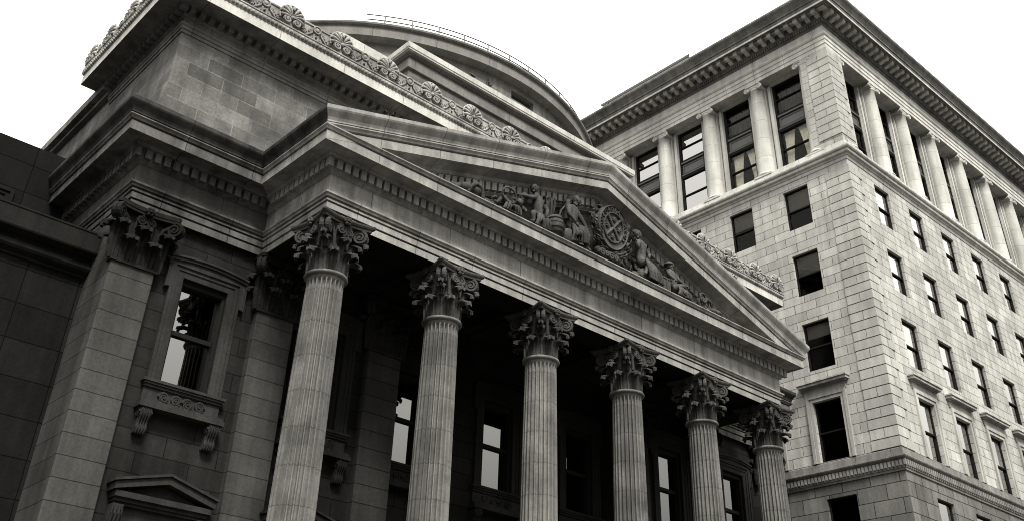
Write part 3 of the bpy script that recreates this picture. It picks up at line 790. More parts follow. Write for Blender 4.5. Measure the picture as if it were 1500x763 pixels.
mb=MB(); mb.lathe([(11.40,27.82),(11.5,27.84),(11.55,27.9),(11.55,28.0),(11.2,28.03),(10.8,28.1),(9,28.8),(6,29.6),(3,30.1),(.01,30.3)],*DC,n=160,smooth=False); world('dome_roof',mb,stone('dome_lead',.12,stain=.3),bank)
rail=MB(); post=MB()
for z in (28.40,28.66): rail.tube([dp_(11.22,-37+1.5*k,z) for k in range(70)],.028,6)
ro=world('railing',rail,M['metal'],bank)
post.tube([(0,0,0),(0,0,.66)],.032,6); pme=post.mesh('post',M['metal'])
for k in range(17):
    p=dp_(11.22,-33+6*k,28.02); o=bpy.data.objects.new('post',pme); place(o,ro,p)

# ---- side wing on the left, its darkness put into the stone colour
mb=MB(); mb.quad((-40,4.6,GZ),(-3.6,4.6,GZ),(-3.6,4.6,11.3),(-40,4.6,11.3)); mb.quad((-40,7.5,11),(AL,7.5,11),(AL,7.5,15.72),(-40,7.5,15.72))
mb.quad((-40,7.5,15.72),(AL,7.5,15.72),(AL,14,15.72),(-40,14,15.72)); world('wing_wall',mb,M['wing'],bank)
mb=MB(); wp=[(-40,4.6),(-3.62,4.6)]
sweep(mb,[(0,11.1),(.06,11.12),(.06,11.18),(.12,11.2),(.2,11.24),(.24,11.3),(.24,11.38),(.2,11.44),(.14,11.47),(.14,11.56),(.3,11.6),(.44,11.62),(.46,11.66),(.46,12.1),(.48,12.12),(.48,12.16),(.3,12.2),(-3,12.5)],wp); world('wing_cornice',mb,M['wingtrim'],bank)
def wing_win(loc,w,h):
    mb=MB()
    for t,dp in ((0,.05),(.1,.09)):
        mb.box(-w/2-.1-t,-w/2-t+.0,-dp,.05,-.1-t,h+.1+t); mb.box(w/2+t,w/2+.1+t,-dp,.05,-.1-t,h+.1+t)
        mb.box(-w/2-t,w/2+t,-dp,.05,h+t,h+.1+t); mb.box(-w/2-t,w/2+t,-dp,.05,-.1-t,-t)
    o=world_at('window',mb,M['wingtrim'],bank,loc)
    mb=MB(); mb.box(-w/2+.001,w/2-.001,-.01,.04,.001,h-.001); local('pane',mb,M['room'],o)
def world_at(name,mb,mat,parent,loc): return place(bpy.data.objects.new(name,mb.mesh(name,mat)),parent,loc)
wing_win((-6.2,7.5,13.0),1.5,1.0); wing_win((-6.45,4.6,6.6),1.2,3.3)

# ================================================================== PEDIMENT SCULPTURE
def merged_eval(ob,name,mat):
    bpy.context.view_layer.update()
    dg=bpy.context.evaluated_depsgraph_get(); me=bpy.data.meshes.new_from_object(ob.evaluated_get(dg)); me.name=name
    old=ob.data; bpy.data.objects.remove(ob,do_unlink=True); bpy.data.meshes.remove(old)
    me.materials.clear(); me.materials.append(mat)
    for p in me.polygons: p.use_smooth=True
    return me
def figure(J, head_dir=(0,-1,0), R=1.0, sub=1):
    R*=1.18
    """body grown over a posed skeleton (pelvis at the root); J maps joint names to points"""
    names=['pelvis','waist','chest','neck','head']; V=[J['pelvis']]; rad=[.17]; E=[]
    idx={'pelvis':0}
    def add(nm,frm,r):
        idx[nm]=len(V); V.append(J[nm]); rad.append(r); E.append((idx[frm],idx[nm]))
    add('waist','pelvis',.145); add('chest','waist',.175); add('neck','chest',.07); add('head','neck',.075)
    for s in 'lr':
        add('sh'+s,'chest',.085); add('el'+s,'sh'+s,.058); add('ha'+s,'el'+s,.038)
        add('hip'+s,'pelvis',.12); add('kn'+s,'hip'+s,.082); add('an'+s,'kn'+s,.05); add('to'+s,'an'+s,.045)
    me=bpy.data.meshes.new('tmp'); me.from_pydata([tuple(v) for v in V],E,[]); ob=bpy.data.objects.new('tmp',me); COL.objects.link(ob)
    ob.modifiers.new('skin','SKIN'); 
    sv=ob.data.skin_vertices[0].data
    for i,r in enumerate(rad): sv[i].radius=(r*R,r*R); sv[i].use_root=(i==0)
    ss=ob.modifiers.new('sub','SUBSURF'); ss.levels=2; ss.render_levels=2
    me2=merged_eval(ob,'body',M['carving'])
    # head, nose, ears, fingers are joined to the same mesh
    mb=MB(); h=Vector(J['head']); f=Vector(head_dir).normalized(); side=f.cross(Vector((0,0,1))).normalized()
    rot=Matrix((side,f,Vector((0,0,1)))).transposed()
    mb.ball(h+Vector((0,0,.05)),.125*R,14,10,(.82,.95,1.18),rot)
    mb.ball(h+f*(.115*R)+Vector((0,0,.03)),.028*R,8,6,(.8,1,1.7),rot)
    mb.ball(h+f*(.095*R)+Vector((0,0,-.045)),.03*R,8,6,(1.4,.6,.5),rot)
    mb.ball(h+f*(.08*R)+Vector((0,0,-.085)),.04*R,8,6)
    for s in (-1,1):
        mb.ball(h+side*(s*.1*R)+Vector((0,0,.03)),.03*R,6,5,(.5,.8,1.3),rot)
        mb.ball(h+f*(.10*R)+side*(s*.042*R)+Vector((0,0,.06)),.017*R,6,5)
    for s in 'lr':
        a=Vector(J['ha'+s]); d=(a-Vector(J['el'+s])).normalized(); t=d.cross(Vector((.3,-.8,.5))).normalized(); u=d.cross(t)
        mb.ball(a+d*.05,.045*R,8,6,(.9,.9,1.1))
        for k in range(4):
            b=a+d*.08+t*((k-1.5)*.022); L=.075+.012*(1.5-abs(k-1.3)); mb.tube([b,b+d*L*.55,b+d*L*.8+u*.02,b+d*L*.85+u*.045],[.012,.012,.011,.008],5)
        b=a+d*.03+t*.04; mb.tube([b,b+t*.03+d*.02,b+t*.035+d*.05],[.013,.012,.009],5)
    hm=mb.mesh('tmp2',M['carving'])
    bm=bmesh.new(); bm.from_mesh(me2); bm.from_mesh(hm); bm.to_mesh(me2); bm.free(); bpy.data.meshes.remove(hm)
    for p in me2.polygons: p.use_smooth=True
    return me2
def put_body(name,J,label,group,**k):
    """J in world coordinates"""
    base=Vector((J['pelvis'][0],J['pelvis'][1],14.65)); JL={a:Vector(b)-base for a,b in J.items()}
    o=bpy.data.objects.new(name,figure(JL,**k)); place(o,None,base); tag(o,label,'statue',group); return o,base
def child(o,name,mb,mat=None):
    c=bpy.data.objects.new(name,mb.mesh(name,mat or M['carving'])); COL.objects.link(c); c.parent=o; c.location=-WL[o.name]; WL[c.name]=Vector((0,0,0)); return c
GRP='carved stone figures in the pediment'
LZ=14.66; FY=-.42
def drape(mb,pts,w,n=7):
    """loose folds hanging from a line of points"""
    for k in range(n):
        t=k/(n-1)
        a=Vector(pts[0]).lerp(Vector(pts[1]),t); b=Vector(pts[2]).lerp(Vector(pts[3]),t)
        m=a.lerp(b,.5)+Vector((0,-.06-.03*(k%2),-.02))
        mb.tube([a,m,b],[w*.8,w,w*1.1],6)
# seated figure to the left of the shield: back to the viewer's left, head turned to the shield
J=dict(pelvis=(8.12,FY,15.32),waist=(8.08,FY-.02,15.55),chest=(8.10,FY-.04,15.86),neck=(8.22,FY-.05,16.14),head=(8.30,FY-.06,16.30),
 shl=(7.93,FY-.10,15.98),ell=(7.82,FY-.22,15.62),hal=(8.06,FY-.28,15.38),shr=(8.36,FY-.02,15.96),elr=(8.52,FY-.12,15.66),har=(8.60,FY-.2,15.42),
 hipl=(8.04,FY-.08,15.26),knl=(8.46,FY-.22,15.36),anl=(8.50,FY-.2,14.95),tol=(8.64,FY-.26,14.84),hipr=(8.2,FY,15.24),knr=(8.56,FY-.1,15.22),anr=(8.72,FY-.08,14.86),tor=(8.86,FY-.12,14.78))
o,b=put_body('statue',J,'seated stone figure with a bow case on its back, just left of the round shield',GRP,head_dir=(.8,-.5,-.1))
mb=MB()
for k in range(9):
    a=radians(150+k*24); mb.tube([(8.28,FY+.02,16.42),(8.28+.13*cos(a),FY+.05,16.43+.1*sin(a)),(8.22+.2*cos(a),FY+.08,16.36+.16*sin(a))],[.05,.045,.015],6)
child(o,'hair',mb)
mb=MB(); mb.tube([(7.72,FY+.08,15.0),(7.66,FY+.1,15.4),(7.78,FY+.08,15.85),(8.0,FY+.06,16.15)],[.03,.035,.035,.02],6); mb.tube([(7.86,FY-.1,15.5),(7.95,FY-.05,16.2)],.07,8); child(o,'bow',mb)
mb=MB(); drape(mb,[(8.0,FY-.2,15.35),(8.45,FY-.28,15.38),(7.95,FY-.25,14.75),(8.5,FY-.3,14.85)],.06,8); mb.ball((8.05,FY,14.95),.33,12,8,(1.1,.7,.95)); child(o,'drapery',mb)
# basket and sheaf
mb=MB(); mb.lathe([(.02,0),(.16,.0),(.25,.18),(.28,.38),(.24,.58),(.2,.66),(.16,.62),(.02,.6)],n=18)
for z in (.1,.25,.4,.55): mb.lathe([(.22+.03*sin(z*5),z-.02),(.27+.03*sin(z*5),z),(.22+.03*sin(z*5),z+.02)],n=18)
jar=place(bpy.data.objects.new('urn',mb.mesh('urn',M['carving'])),None,(7.32,FY-.12,LZ)); tag(jar,'round bellied carved stone jar beside the kneeling figure','urn')
mb=MB(); random.seed(3)
for k in range(26):
    a=random.uniform(0,2*pi); r=random.uniform(.02,.2); x=r*cos(a); y=r*sin(a)*.7
    mb.tube([(x*.4,y*.4,0),(x*.8,y,.35),(x*1.25,y*1.2,.75+random.uniform(-.1,.12))],[.018,.022,.03],5)
sh=place(bpy.data.objects.new('sheaf',mb.mesh('sheaf',M['carving'])),None,(7.34,FY+.16,LZ+.62)); tag(sh,'carved sheaf of stalks standing up behind the stone jar','sheaf')
mb=MB(); mb.box(7.1,7.6,FY+.05,FY+.34,LZ-.03,LZ+.63); st=world('plinth',mb,M['carving'],None); tag(st,'rough carved stone block under the sheaf of stalks','plinth')
# kneeling figure with outstretched arm
J=dict(pelvis=(6.72,FY,15.12),waist=(6.70,FY-.02,15.32),chest=(6.66,FY-.05,15.58),neck=(6.58,FY-.05,15.80),head=(6.52,FY-.06,15.94),
 shl=(6.50,FY-.12,15.66),ell=(6.22,FY-.2,15.52),hal=(5.96,FY-.22,15.46),shr=(6.86,FY-.05,15.66),elr=(6.98,FY-.15,15.38),har=(6.86,FY-.25,15.18),
 hipl=(6.62,FY-.06,15.06),knl=(6.36,FY-.2,15.1),anl=(6.40,FY-.18,14.80),tol=(6.26,FY-.24,14.74),hipr=(6.8,FY,15.04),knr=(6.94,FY-.16,14.84),anr=(7.06,FY+.1,14.76),tor=(7.16,FY+.12,14.74))
o,b=put_body('statue',J,'kneeling stone figure stretching one arm out towards the corner of the pediment',GRP,head_dir=(-.8,-.55,0),R=.92)
mb=MB()
for k in range(9):
    a=k*2*pi/9; mb.ball((6.54+.09*cos(a),FY-.03+.07*sin(a),16.06),.05,6,5)
mb.ball((6.54,FY-.03,16.1),.1,8,6,(1,1,.6)); child(o,'hair',mb)
mb=MB(); drape(mb,[(6.55,FY-.2,15.12),(6.9,FY-.2,15.12),(6.5,FY-.22,14.72),(7.0,FY-.22,14.72)],.055,8); child(o,'drapery',mb)
# reclining figure with a hoop of rope
J=dict(pelvis=(5.62,FY,14.98),waist=(5.76,FY-.02,15.1),chest=(5.94,FY-.04,15.24),neck=(6.06,FY-.05,15.38),head=(6.12,FY-.06,15.48),
 shl=(5.88,FY-.14,15.28),ell=(5.76,FY-.26,15.08),hal=(5.58,FY-.30,15.1),shr=(6.02,FY+.04,15.26),elr=(6.16,FY-.1,15.06),har=(6.02,FY-.25,14.96),
 hipl=(5.54,FY-.08,14.96),knl=(5.2,FY-.2,15.1),anl=(4.98,FY-.18,14.82),tol=(4.84,FY-.22,14.8),hipr=(5.56,FY+.06,14.94),knr=(5.22,FY,14.94),anr=(4.88,FY-.05,14.78),tor=(4.74,FY-.08,14.78))
o,b=put_body('statue',J,'reclining stone figure holding a hoop, low in the left part of the pediment',GRP,head_dir=(.6,-.7,.1),R=.86)
mb=MB(); n=20; mb.tube([(5.34+.26*cos(2*pi*k/n),FY-.30,15.16+.24*sin(2*pi*k/n)) for k in range(n+1)],.03,6); child(o,'hoop',mb)
mb=MB(); drape(mb,[(5.3,FY-.2,15.05),(5.75,FY-.2,15.05),(5.2,FY-.26,14.7),(5.8,FY-.26,14.7)],.05,7); child(o,'drapery',mb)
mb=MB(); mb.ball((6.13,FY-.04,15.56),.09,8,6,(1,1,.8)); child(o,'hair',mb)
# carved bundles in the left corner
mb=MB(); random.seed(5)
for k in range(7):
    x=3.5+k*.13; mb.ball((x,FY-.05+random.uniform(-.1,.1),14.72+.03*k+random.uniform(0,.08)),.12+.012*k,10,7,(1.3,.9,.9))
mb.tube([(4.45,FY-.2,14.7),(4.4,FY-.2,15.0),(4.2,FY-.2,15.08),(4.0,FY-.2,14.9),(3.9,FY-.2,14.7)],.06,8)
o=world('bundle',mb,M['carving'],None); tag(o,'lumpy carved bundle with a loop in the left corner of the pediment','bundle')
# carved foliage and rocks that fill the field behind the figures
def thicket(label,x0,x1,seed,zt,n=70,dy=.12):
    random.seed(seed); mb=MB()
    for k in range(n):
        x=random.uniform(x0,x1); z=random.uniform(14.72,zt(x)); y=FY+dy+random.uniform(.05,.35)
        a=random.uniform(0,2*pi); d=Vector((cos(a),-.35,sin(a)+.4)).normalized()
        mb.tube([(x,y,z),Vector((x,y,z))+d*.09,Vector((x,y,z))+d*.18,Vector((x,y,z))+d*.24],[.02,.06,.05,.01],5,flat=.55)
    for k in range(int((x1-x0)*5)):
        x=random.uniform(x0,x1); mb.ball((x,FY+.05+random.uniform(-.12,.1),14.74),random.uniform(.12,.2),9,6,(1.2,.8,.8))
    o=world('foliage_relief',mb,M['carving'],None); tag(o,label,'carving','leafy relief behind the pediment figures')
thicket('carved leaves and rocks behind the reclining figure with the hoop',4.6,6.1,21,lambda x:15.05+.2*(x-4.6),60)
thicket('carved leaves and rocks between the kneeling figure and the seated figure with a bow case',6.9,8.9,22,lambda x:15.6+.25*(x-6.9),80)
thicket('carved leaves and rocks between the round shield and the chest',10.5,12.3,23,lambda x:15.9-.35*(x-10.5),80)
thicket('low carved leaves between the reclining figure with a hat and the horn of plenty',13.1,14.2,24,lambda x:15.3-.3*(x-13.1),34)
# round shield with motto
SC=Vector((9.84,FY-.12,15.98)); TILT=radians(-14)
mb=MB(); n=40; ew,eh=.66,.74
E_=lambda s,k,y:(ew*s*cos(2*pi*k/n),y,eh*s*sin(2*pi*k/n))
rows=[[E_(s,k,y) for k in range(n)] for s,y in ((1.0,.22),(1.0,-.06),(.97,-.10),(.93,-.08),(.92,-.05),(.70,-.04),(.68,-.09),(.64,-.09),(.62,-.03))]
mb.grid(rows,False,True); mb.add(rows[-1],[tuple(range(n))]); mb.add(rows[0],[tuple(range(n-1,-1,-1))])
for s in (-1,1):
    mb.tube([(-s*.30,-.05,-.36),(s*.30,-.05,.36)],.05,6); 
for (x,z) in ((0,.28),(0,-.3),(-.26,0),(.26,0)):
    for q in range(5): mb.ball((x+.055*cos(q*1.257),-.05,z+.055*sin(q*1.257)),.04,6,5)
    mb.ball((x,-.06,z),.04,6,5)
shield=place(bpy.data.objects.new('coat_of_arms',mb.mesh('coat_of_arms',M['carving'])),None,SC); shield.rotation_euler=(radians(8),0,0)
tag(shield,'oval stone shield with a diagonal cross and a motto ring in the pediment','coat of arms')
def letters(txt,parent,fn,size,mat,depth=.02):
    bm=bmesh.new()
    for i,ch in enumerate(txt):
        if ch==' ': continue
        cu=bpy.data.curves.new('tmp','FONT'); cu.body=ch; cu.size=size; cu.extrude=depth; cu.align_x='CENTER'; cu.align_y='CENTER'
        ob=bpy.data.objects.new('tmp',cu); COL.objects.link(ob); bpy.context.view_layer.update()
        me=bpy.data.meshes.new_from_object(ob.evaluated_get(bpy.context.evaluated_depsgraph_get())); me.transform(fn(i)); bm.from_mesh(me)
        bpy.data.objects.remove(ob,do_unlink=True); bpy.data.curves.remove(cu); bpy.data.meshes.remove(me)
    me=bpy.data.meshes.new('motto_lettering'); bm.to_mesh(me); bm.free(); me.materials.append(mat)
    o=bpy.data.objects.new('motto_lettering',me); COL.objects.link(o); o.parent=parent
T='CONCORDIA SALUS'
def fn(i):
    a=radians(205-16.6*i); s=.81
    return Matrix.Translation((ew*s*cos(a),-.065,eh*s*sin(a)))@Matrix.Rotation(-(a-pi/2),4,'Y')@Matrix.Rotation(pi/2,4,'X')
letters(T,shield,fn,.17,M['carving'])
# oak and laurel wreath round the shield
mb=MB(); random.seed(11)
for k in range(150):
    a=random.uniform(0,2*pi) if k<90 else radians(random.uniform(150,400)); s=random.uniform(1.02,1.30)
    p=Vector((SC.x+ew*s*cos(a),SC.y+random.uniform(-.02,.25),SC.z+eh*s*sin(a)*(.9 if sin(a)>0 else 1.15)))
    if p.z>16.75-.3*abs(p.x-AX) or p.z<14.75: continue
    d=Vector((-sin(a),random.uniform(-.5,-.1),cos(a)+random.uniform(-.6,.6))).normalized()
    mb.tube([p,p+d*.07,p+d*.14,p+d*.18],[.015,.045,.04,.008],5,flat=.6)
for k in range(5):
    r=.1+.03*(k%2); x=9.0+.2*k; scroll(mb,(x,FY-.25,14.85),(1,0,0),(0,-1,0),r,1.6,.03,.05)
o=world('wreath',mb,M['carving'],None); tag(o,'carved leaf wreath wrapped around the oval stone shield','wreath')
# standing figure right of the shield
J=dict(pelvis=(11.30,FY,15.38),waist=(11.27,FY-.02,15.58),chest=(11.22,FY-.04,15.86),neck=(11.16,FY-.05,16.08),head=(11.13,FY-.06,16.22),
 shl=(11.02,FY-.12,15.96),ell=(10.92,FY-.2,15.66),hal=(10.80,FY-.26,15.82),shr=(11.42,FY-.08,15.94),elr=(11.52,FY-.18,15.62),har=(11.36,FY-.3,15.50),
 hipl=(11.2,FY-.08,15.32),knl=(11.36,FY-.3,15.30),anl=(11.16,FY-.28,14.86),tol=(11.06,FY-.36,14.78),hipr=(11.4,FY,15.30),knr=(11.62,FY-.2,15.2),anr=(11.74,FY-.12,14.84),tor=(11.86,FY-.2,14.76))
o,b=put_body('statue',J,'seated stone figure with a feathered head, just right of the round shield',GRP,head_dir=(-.7,-.6,-.05))
mb=MB()
for k in range(9):
    a=radians(20+k*18); mb.tube([(11.15,FY-.04,16.30),(11.16+.16*cos(a),FY,16.32+.15*sin(a)),(11.17+.22*cos(a),FY+.03,16.32+.21*sin(a))],[.05,.05,.015],6)
child(o,'headdress',mb)
mb=MB(); drape(mb,[(11.2,FY-.3,15.36),(11.65,FY-.25,15.28),(11.3,FY-.36,14.72),(12.0,FY-.3,14.72)],.06,9); mb.ball((11.5,FY,14.95),.32,12,8,(1.2,.7,.9)); child(o,'drapery',mb)
# seated figure further right, leaning on a chest
J=dict(pelvis=(12.86,FY,15.02),waist=(12.80,FY-.02,15.18),chest=(12.72,FY-.04,15.40),neck=(12.68,FY-.05,15.58),head=(12.66,FY-.06,15.70),
 shl=(12.52,FY-.12,15.46),ell=(12.44,FY-.24,15.24),hal=(12.56,FY-.32,15.12),shr=(12.90,FY-.05,15.46),elr=(13.06,FY-.16,15.26),har=(13.22,FY-.25,15.16),
 hipl=(12.8,FY-.08,14.98),knl=(13.22,FY-.2,15.16),anl=(13.36,FY-.18,14.82),tol=(13.5,FY-.22,14.76),hipr=(12.94,FY,14.96),knr=(13.36,FY-.06,14.98),anr=(13.7,FY-.1,14.78),tor=(13.82,FY-.12,14.76))
o,b=put_body('statue',J,'reclining stone figure resting against a chest in the right part of the pediment',GRP,head_dir=(.3,-.9,-.1),R=.9)
mb=MB(); mb.ball((12.67,FY-.03,15.8),.13,10,7,(1.2,1.1,.6)); mb.tube([(12.67+.17*cos(2*pi*k/12),FY-.04+.15*sin(2*pi*k/12),15.77) for k in range(13)],.03,5); child(o,'hat',mb)
mb=MB(); drape(mb,[(12.9,FY-.2,15.05),(13.3,FY-.2,15.0),(12.8,FY-.28,14.7),(13.4,FY-.28,14.7)],.05,7); child(o,'drapery',mb)
mb=MB(); mb.bbox(12.12,12.5,FY-.2,FY+.2,LZ-.02,LZ+.42,.02); mb.box(12.1,12.52,FY-.22,FY+.22,LZ+.42,LZ+.47); mb.box(12.28,12.34,FY-.22,FY-.2,LZ,LZ+.42)
o=world('chest',mb,M['carving'],None); tag(o,'square carved stone chest beside the reclining figure with a hat','chest')
mb=MB(); random.seed(9)
for k in range(4): mb.tube([(14.0+.05*k,FY-.15,14.7),(13.8+.16*k,FY-.25,14.9+.05*k),(13.95+.2*k,FY-.2,15.12-.03*k),(14.2+.15*k,FY-.15,14.98-.03*k)],[.05,.06,.05,.02],6)
for k in range(12): mb.ball((14.2+random.uniform(-.3,.9),FY-.1+random.uniform(-.1,.1),14.72+random.uniform(0,.1)),.09,8,6,(1.3,1,.9))
n=18; mb.tube([(14.05+.15*cos(2*pi*k/n),FY-.28,15.0+.15*sin(2*pi*k/n)) for k in range(n+1)],.035,6)
o=world('cornucopia',mb,M['carving'],None); tag(o,'carved horn of plenty with curling ends in the right corner of the pediment','cornucopia')

# ================================================================== THE OFFICE BUILDING
XB,YB=28.0,.33; XE,YE=58.,25.
off=thing('office_building','tall pale limestone office block with quoined corner, windows in rows and columned top storeys','building',((XB+XE)/2,YB,GZ))
oplan=[(XB,YE),(XB,YB),(XE,YB),(XE,YE)]
left_c=[3.33+3.3*k for k in range(6)]; front_c=[31.0+3.33*k for k in range(8)]
ROWS=[(24.9,27.11),(21.38,23.52),(17.67,19.97),(13.58,16.22)]
hw=.70
mb=MB()
holed(mb,'x',XB,YB,YE,13.5,27.6,[(c-hw,c+hw,a,b) for c in left_c for a,b in ROWS],.30); world('wall',mb,M['off'],off); mb=MB()
holed(mb,'y',YB,XB,XE,13.5,27.6,[(c-hw,c+hw,a,b) for c in front_c for a,b in ROWS],.30)
world('wall',mb,M['off'],off)
mb=MB()
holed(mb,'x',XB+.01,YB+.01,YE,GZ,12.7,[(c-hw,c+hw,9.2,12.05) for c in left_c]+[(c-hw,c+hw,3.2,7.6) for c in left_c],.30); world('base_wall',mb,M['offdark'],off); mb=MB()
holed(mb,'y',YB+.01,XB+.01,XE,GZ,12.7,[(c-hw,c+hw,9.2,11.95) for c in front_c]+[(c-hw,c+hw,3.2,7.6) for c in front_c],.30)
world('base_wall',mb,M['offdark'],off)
# base band
mb=MB(); sweep(mb,[(-.3,12.58),(.04,12.6),(.05,12.68),(.08,12.70),(.08,13.02),(.12,13.05),(.18,13.1),(.20,13.14),(.20,13.18),(.06,13.2),(.06,13.5),(.0,13.54),(-.3,13.55)],oplan); blocks_along(mb,oplan,.07,.14,12.72,13.0,.10,.17,segs=(0,1),lowdrop=.06); world('band_course',mb,stone('band_stone',.19,.15,.08,1.6,60,.012,stain=.35,streak=.35,zoff=20),off)
# string course
mb=MB(); sweep(mb,[(-.3,27.52),(.03,27.54),(.05,27.62),(.06,27.7),(.10,27.72),(.12,27.78),(.22,27.84),(.24,27.9),(.24,27.98),(.30,28.0),(.34,28.06),(.35,28.12),(.34,28.18),(.28,28.22),(.1,28.26),(.06,28.6),(-.3,28.62)],oplan); world('string_course',mb,M['offtrim'],off)
# quoins
mb=MB()
def quoin_run(z0,z1,longa,longb,pr=.034):
    k=0; z=z0
    while z+.40<z1:
        za,zb=z+.022,z+.418
        la=longa if k%2==0 else longa-.05; lb=longb if k%2==0 else longb-.28
        # corner block wraps both faces
        ca=la if k%2==0 else .6; cb=.5 if k%2==0 else lb
        e=.02
        mb.prism_xy([(XB-pr,YB-pr),(XB+cb-e,YB-pr),(XB+cb-e,YB+.05),(XB+.05,YB+.05),(XB+.05,YB+ca-e),(XB-pr,YB+ca-e)],za,zb)
        if ca<la: mb.box(XB-pr,XB+.05,YB+ca+e,YB+la,za,zb)
        if cb<lb: mb.box(XB+cb+e,XB+lb,YB-pr,YB+.05,za,zb)
        z+=.44; k+=1
M['quoin']=stone('quoin_limestone',.38,.29,.04,40,.44,.001,stain=.25,streak=.2,grain=.12,zoff=.08)
for a_ in ((13.56,27.5,1.28,1.1),(29.05,34.6,1.27,1.25)):
    mb=MB(); quoin_run(*a_); world('corner_quoins',mb,M['quoin'],off)
# loggia: corner pier, recessed wall, floor and ceiling
mb=MB(); mb.box(XB+.001,XB+1.4,YB+.001,YB+1.62,28.6,34.62); world('corner_pier',mb,M['off'],off)
XR2=XB+.72; YR2=YB+.72; lw=.92
LH=[(c-lw,c+lw,28.95,34.42) for c in left_c]; FH=[(c-lw,c+lw,28.95,34.42) for c in front_c]
mb=MB(); holed(mb,'x',XR2,YB+.5,YE,28.5,34.7,LH,.25); holed(mb,'y',YR2,XB+.5,XE,28.5,34.7,FH,.25)
for c in left_c:
    for s in (-1,1):
        y0,y1=sorted((c+s*(lw+.02),c+s*(lw+.20))); mb.box(XR2-.12,XR2+.01,y0,y1,28.6,34.5)
        y0,y1=sorted((c+s*(lw+.28),c+s*(lw+.5))); mb.box(XR2-.2,XR2+.01,y0,y1,28.6,34.5)
    mb.box(XR2-.12,XR2+.01,c-lw-.2,c+lw+.2,34.44,34.6)
for c in front_c:
    for s in (-1,1):
        x0,x1=sorted((c+s*(lw+.02),c+s*(lw+.20))); mb.box(x0,x1,YR2-.12,YR2+.01,28.6,34.5)
        x0,x1=sorted((c+s*(lw+.28),c+s*(lw+.5))); mb.box(x0,x1,YR2-.2,YR2+.01,28.6,34.5)
    mb.box(c-lw-.2,c+lw+.2,YR2-.12,YR2+.01,34.44,34.6)
world('loggia_wall',mb,M['offtrim'],off)
mb=MB(); mb.box(XB+.03,XB+1.,YB+1.7,YE,34.60,34.9); mb.box(XB+1.42,XE,YB+.03,YB+1.,34.60,34.9); mb.box(XB+.1,XB+1.,YB+1.65,YE,28.4,28.605); mb.box(XB+1.42,XE,YB+.1,YB+1.,28.4,28.605)
world('loggia_soffit',mb,M['offcor'],off)
# entablature
mb=MB(); sweep(mb,[(-.9,34.58),(.0,34.58),(.0,34.80),(.03,34.82),(.03,35.06),(.06,35.08),(.06,35.30),(.10,35.34),(.14,35.42),(.14,35.48),(-.3,35.482)],oplan); world('architrave',mb,M['offtrim'],off)
mb=MB(); sweep(mb,[(-.3,35.46),(.01,35.46),(.01,36.03),(-.3,36.035)],oplan); world('frieze',mb,M['offtrim'],off)
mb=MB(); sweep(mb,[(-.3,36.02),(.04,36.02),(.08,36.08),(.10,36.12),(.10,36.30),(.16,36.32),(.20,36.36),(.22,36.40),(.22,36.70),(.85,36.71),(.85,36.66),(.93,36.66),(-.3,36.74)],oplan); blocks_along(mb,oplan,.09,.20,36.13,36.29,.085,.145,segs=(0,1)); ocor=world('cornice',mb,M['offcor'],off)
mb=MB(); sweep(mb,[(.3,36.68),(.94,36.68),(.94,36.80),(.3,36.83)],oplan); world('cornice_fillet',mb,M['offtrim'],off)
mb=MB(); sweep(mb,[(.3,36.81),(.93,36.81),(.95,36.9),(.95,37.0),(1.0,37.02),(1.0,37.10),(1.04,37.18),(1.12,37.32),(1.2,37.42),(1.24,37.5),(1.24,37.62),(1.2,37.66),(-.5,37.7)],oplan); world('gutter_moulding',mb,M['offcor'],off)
# brackets under the corona, one by one
def bracket_mesh():
    mb=MB(); mb.prism_yz([(.02,.25),(-.54,.25),(-.56,.20),(-.54,.06),(-.46,.02),(-.30,.06),(-.18,-.01),(.02,-.05)],-.12,.12); mb.box(-.14,.14,-.58,.0,.225,.25); return mb.mesh('bracket',M['offtrim'])
bm_=bracket_mesh()
for y in [YB+.0+.56*k for k in range(44)]:
    if y<YE: 
        o=place(bpy.data.objects.new('bracket',bm_),off,(XB-.2,y,36.44),-pi/2); o.parent=ocor; o.location=Vector((XB-.2,y,36.44))-WL[ocor.name]
for x in [XB+.0+.56*k for k in range(54)]:
    o=place(bpy.data.objects.new('bracket',bm_),off,(x,YB-.2,36.44),0); o.parent=ocor; o.location=Vector((x,YB-.2,36.44))-WL[ocor.name]
mb=MB(); mb.quad((XB,YB,37.65),(XE,YB,37.65),(XE,YE,37.65),(XB,YE,37.65)); world('roof',mb,M['roof'],off)
mb=MB(); mb.box(XB+2,XE-4,10.5,17.9,37.6,41.0); mb.box(XB+1.96,XE-3.96,10.46,17.94,41.0,41.06); mb.box(XB+1.98,XB+2.02,17.4,17.5,37.7,41.0); ph=world('roof_penthouse',mb,M['white'],off); mb=MB(); mb.box(XB+1.93,XB+1.955,10.4,18,40.9,41.08); mb.box(XB+1.93,XB+1.99,10.38,10.45,37.7,41.08); mb.box(XB+1.94,XB+1.975,17.3,17.4,37.7,40.9); o=world('flashing',mb,M['metal'],off)
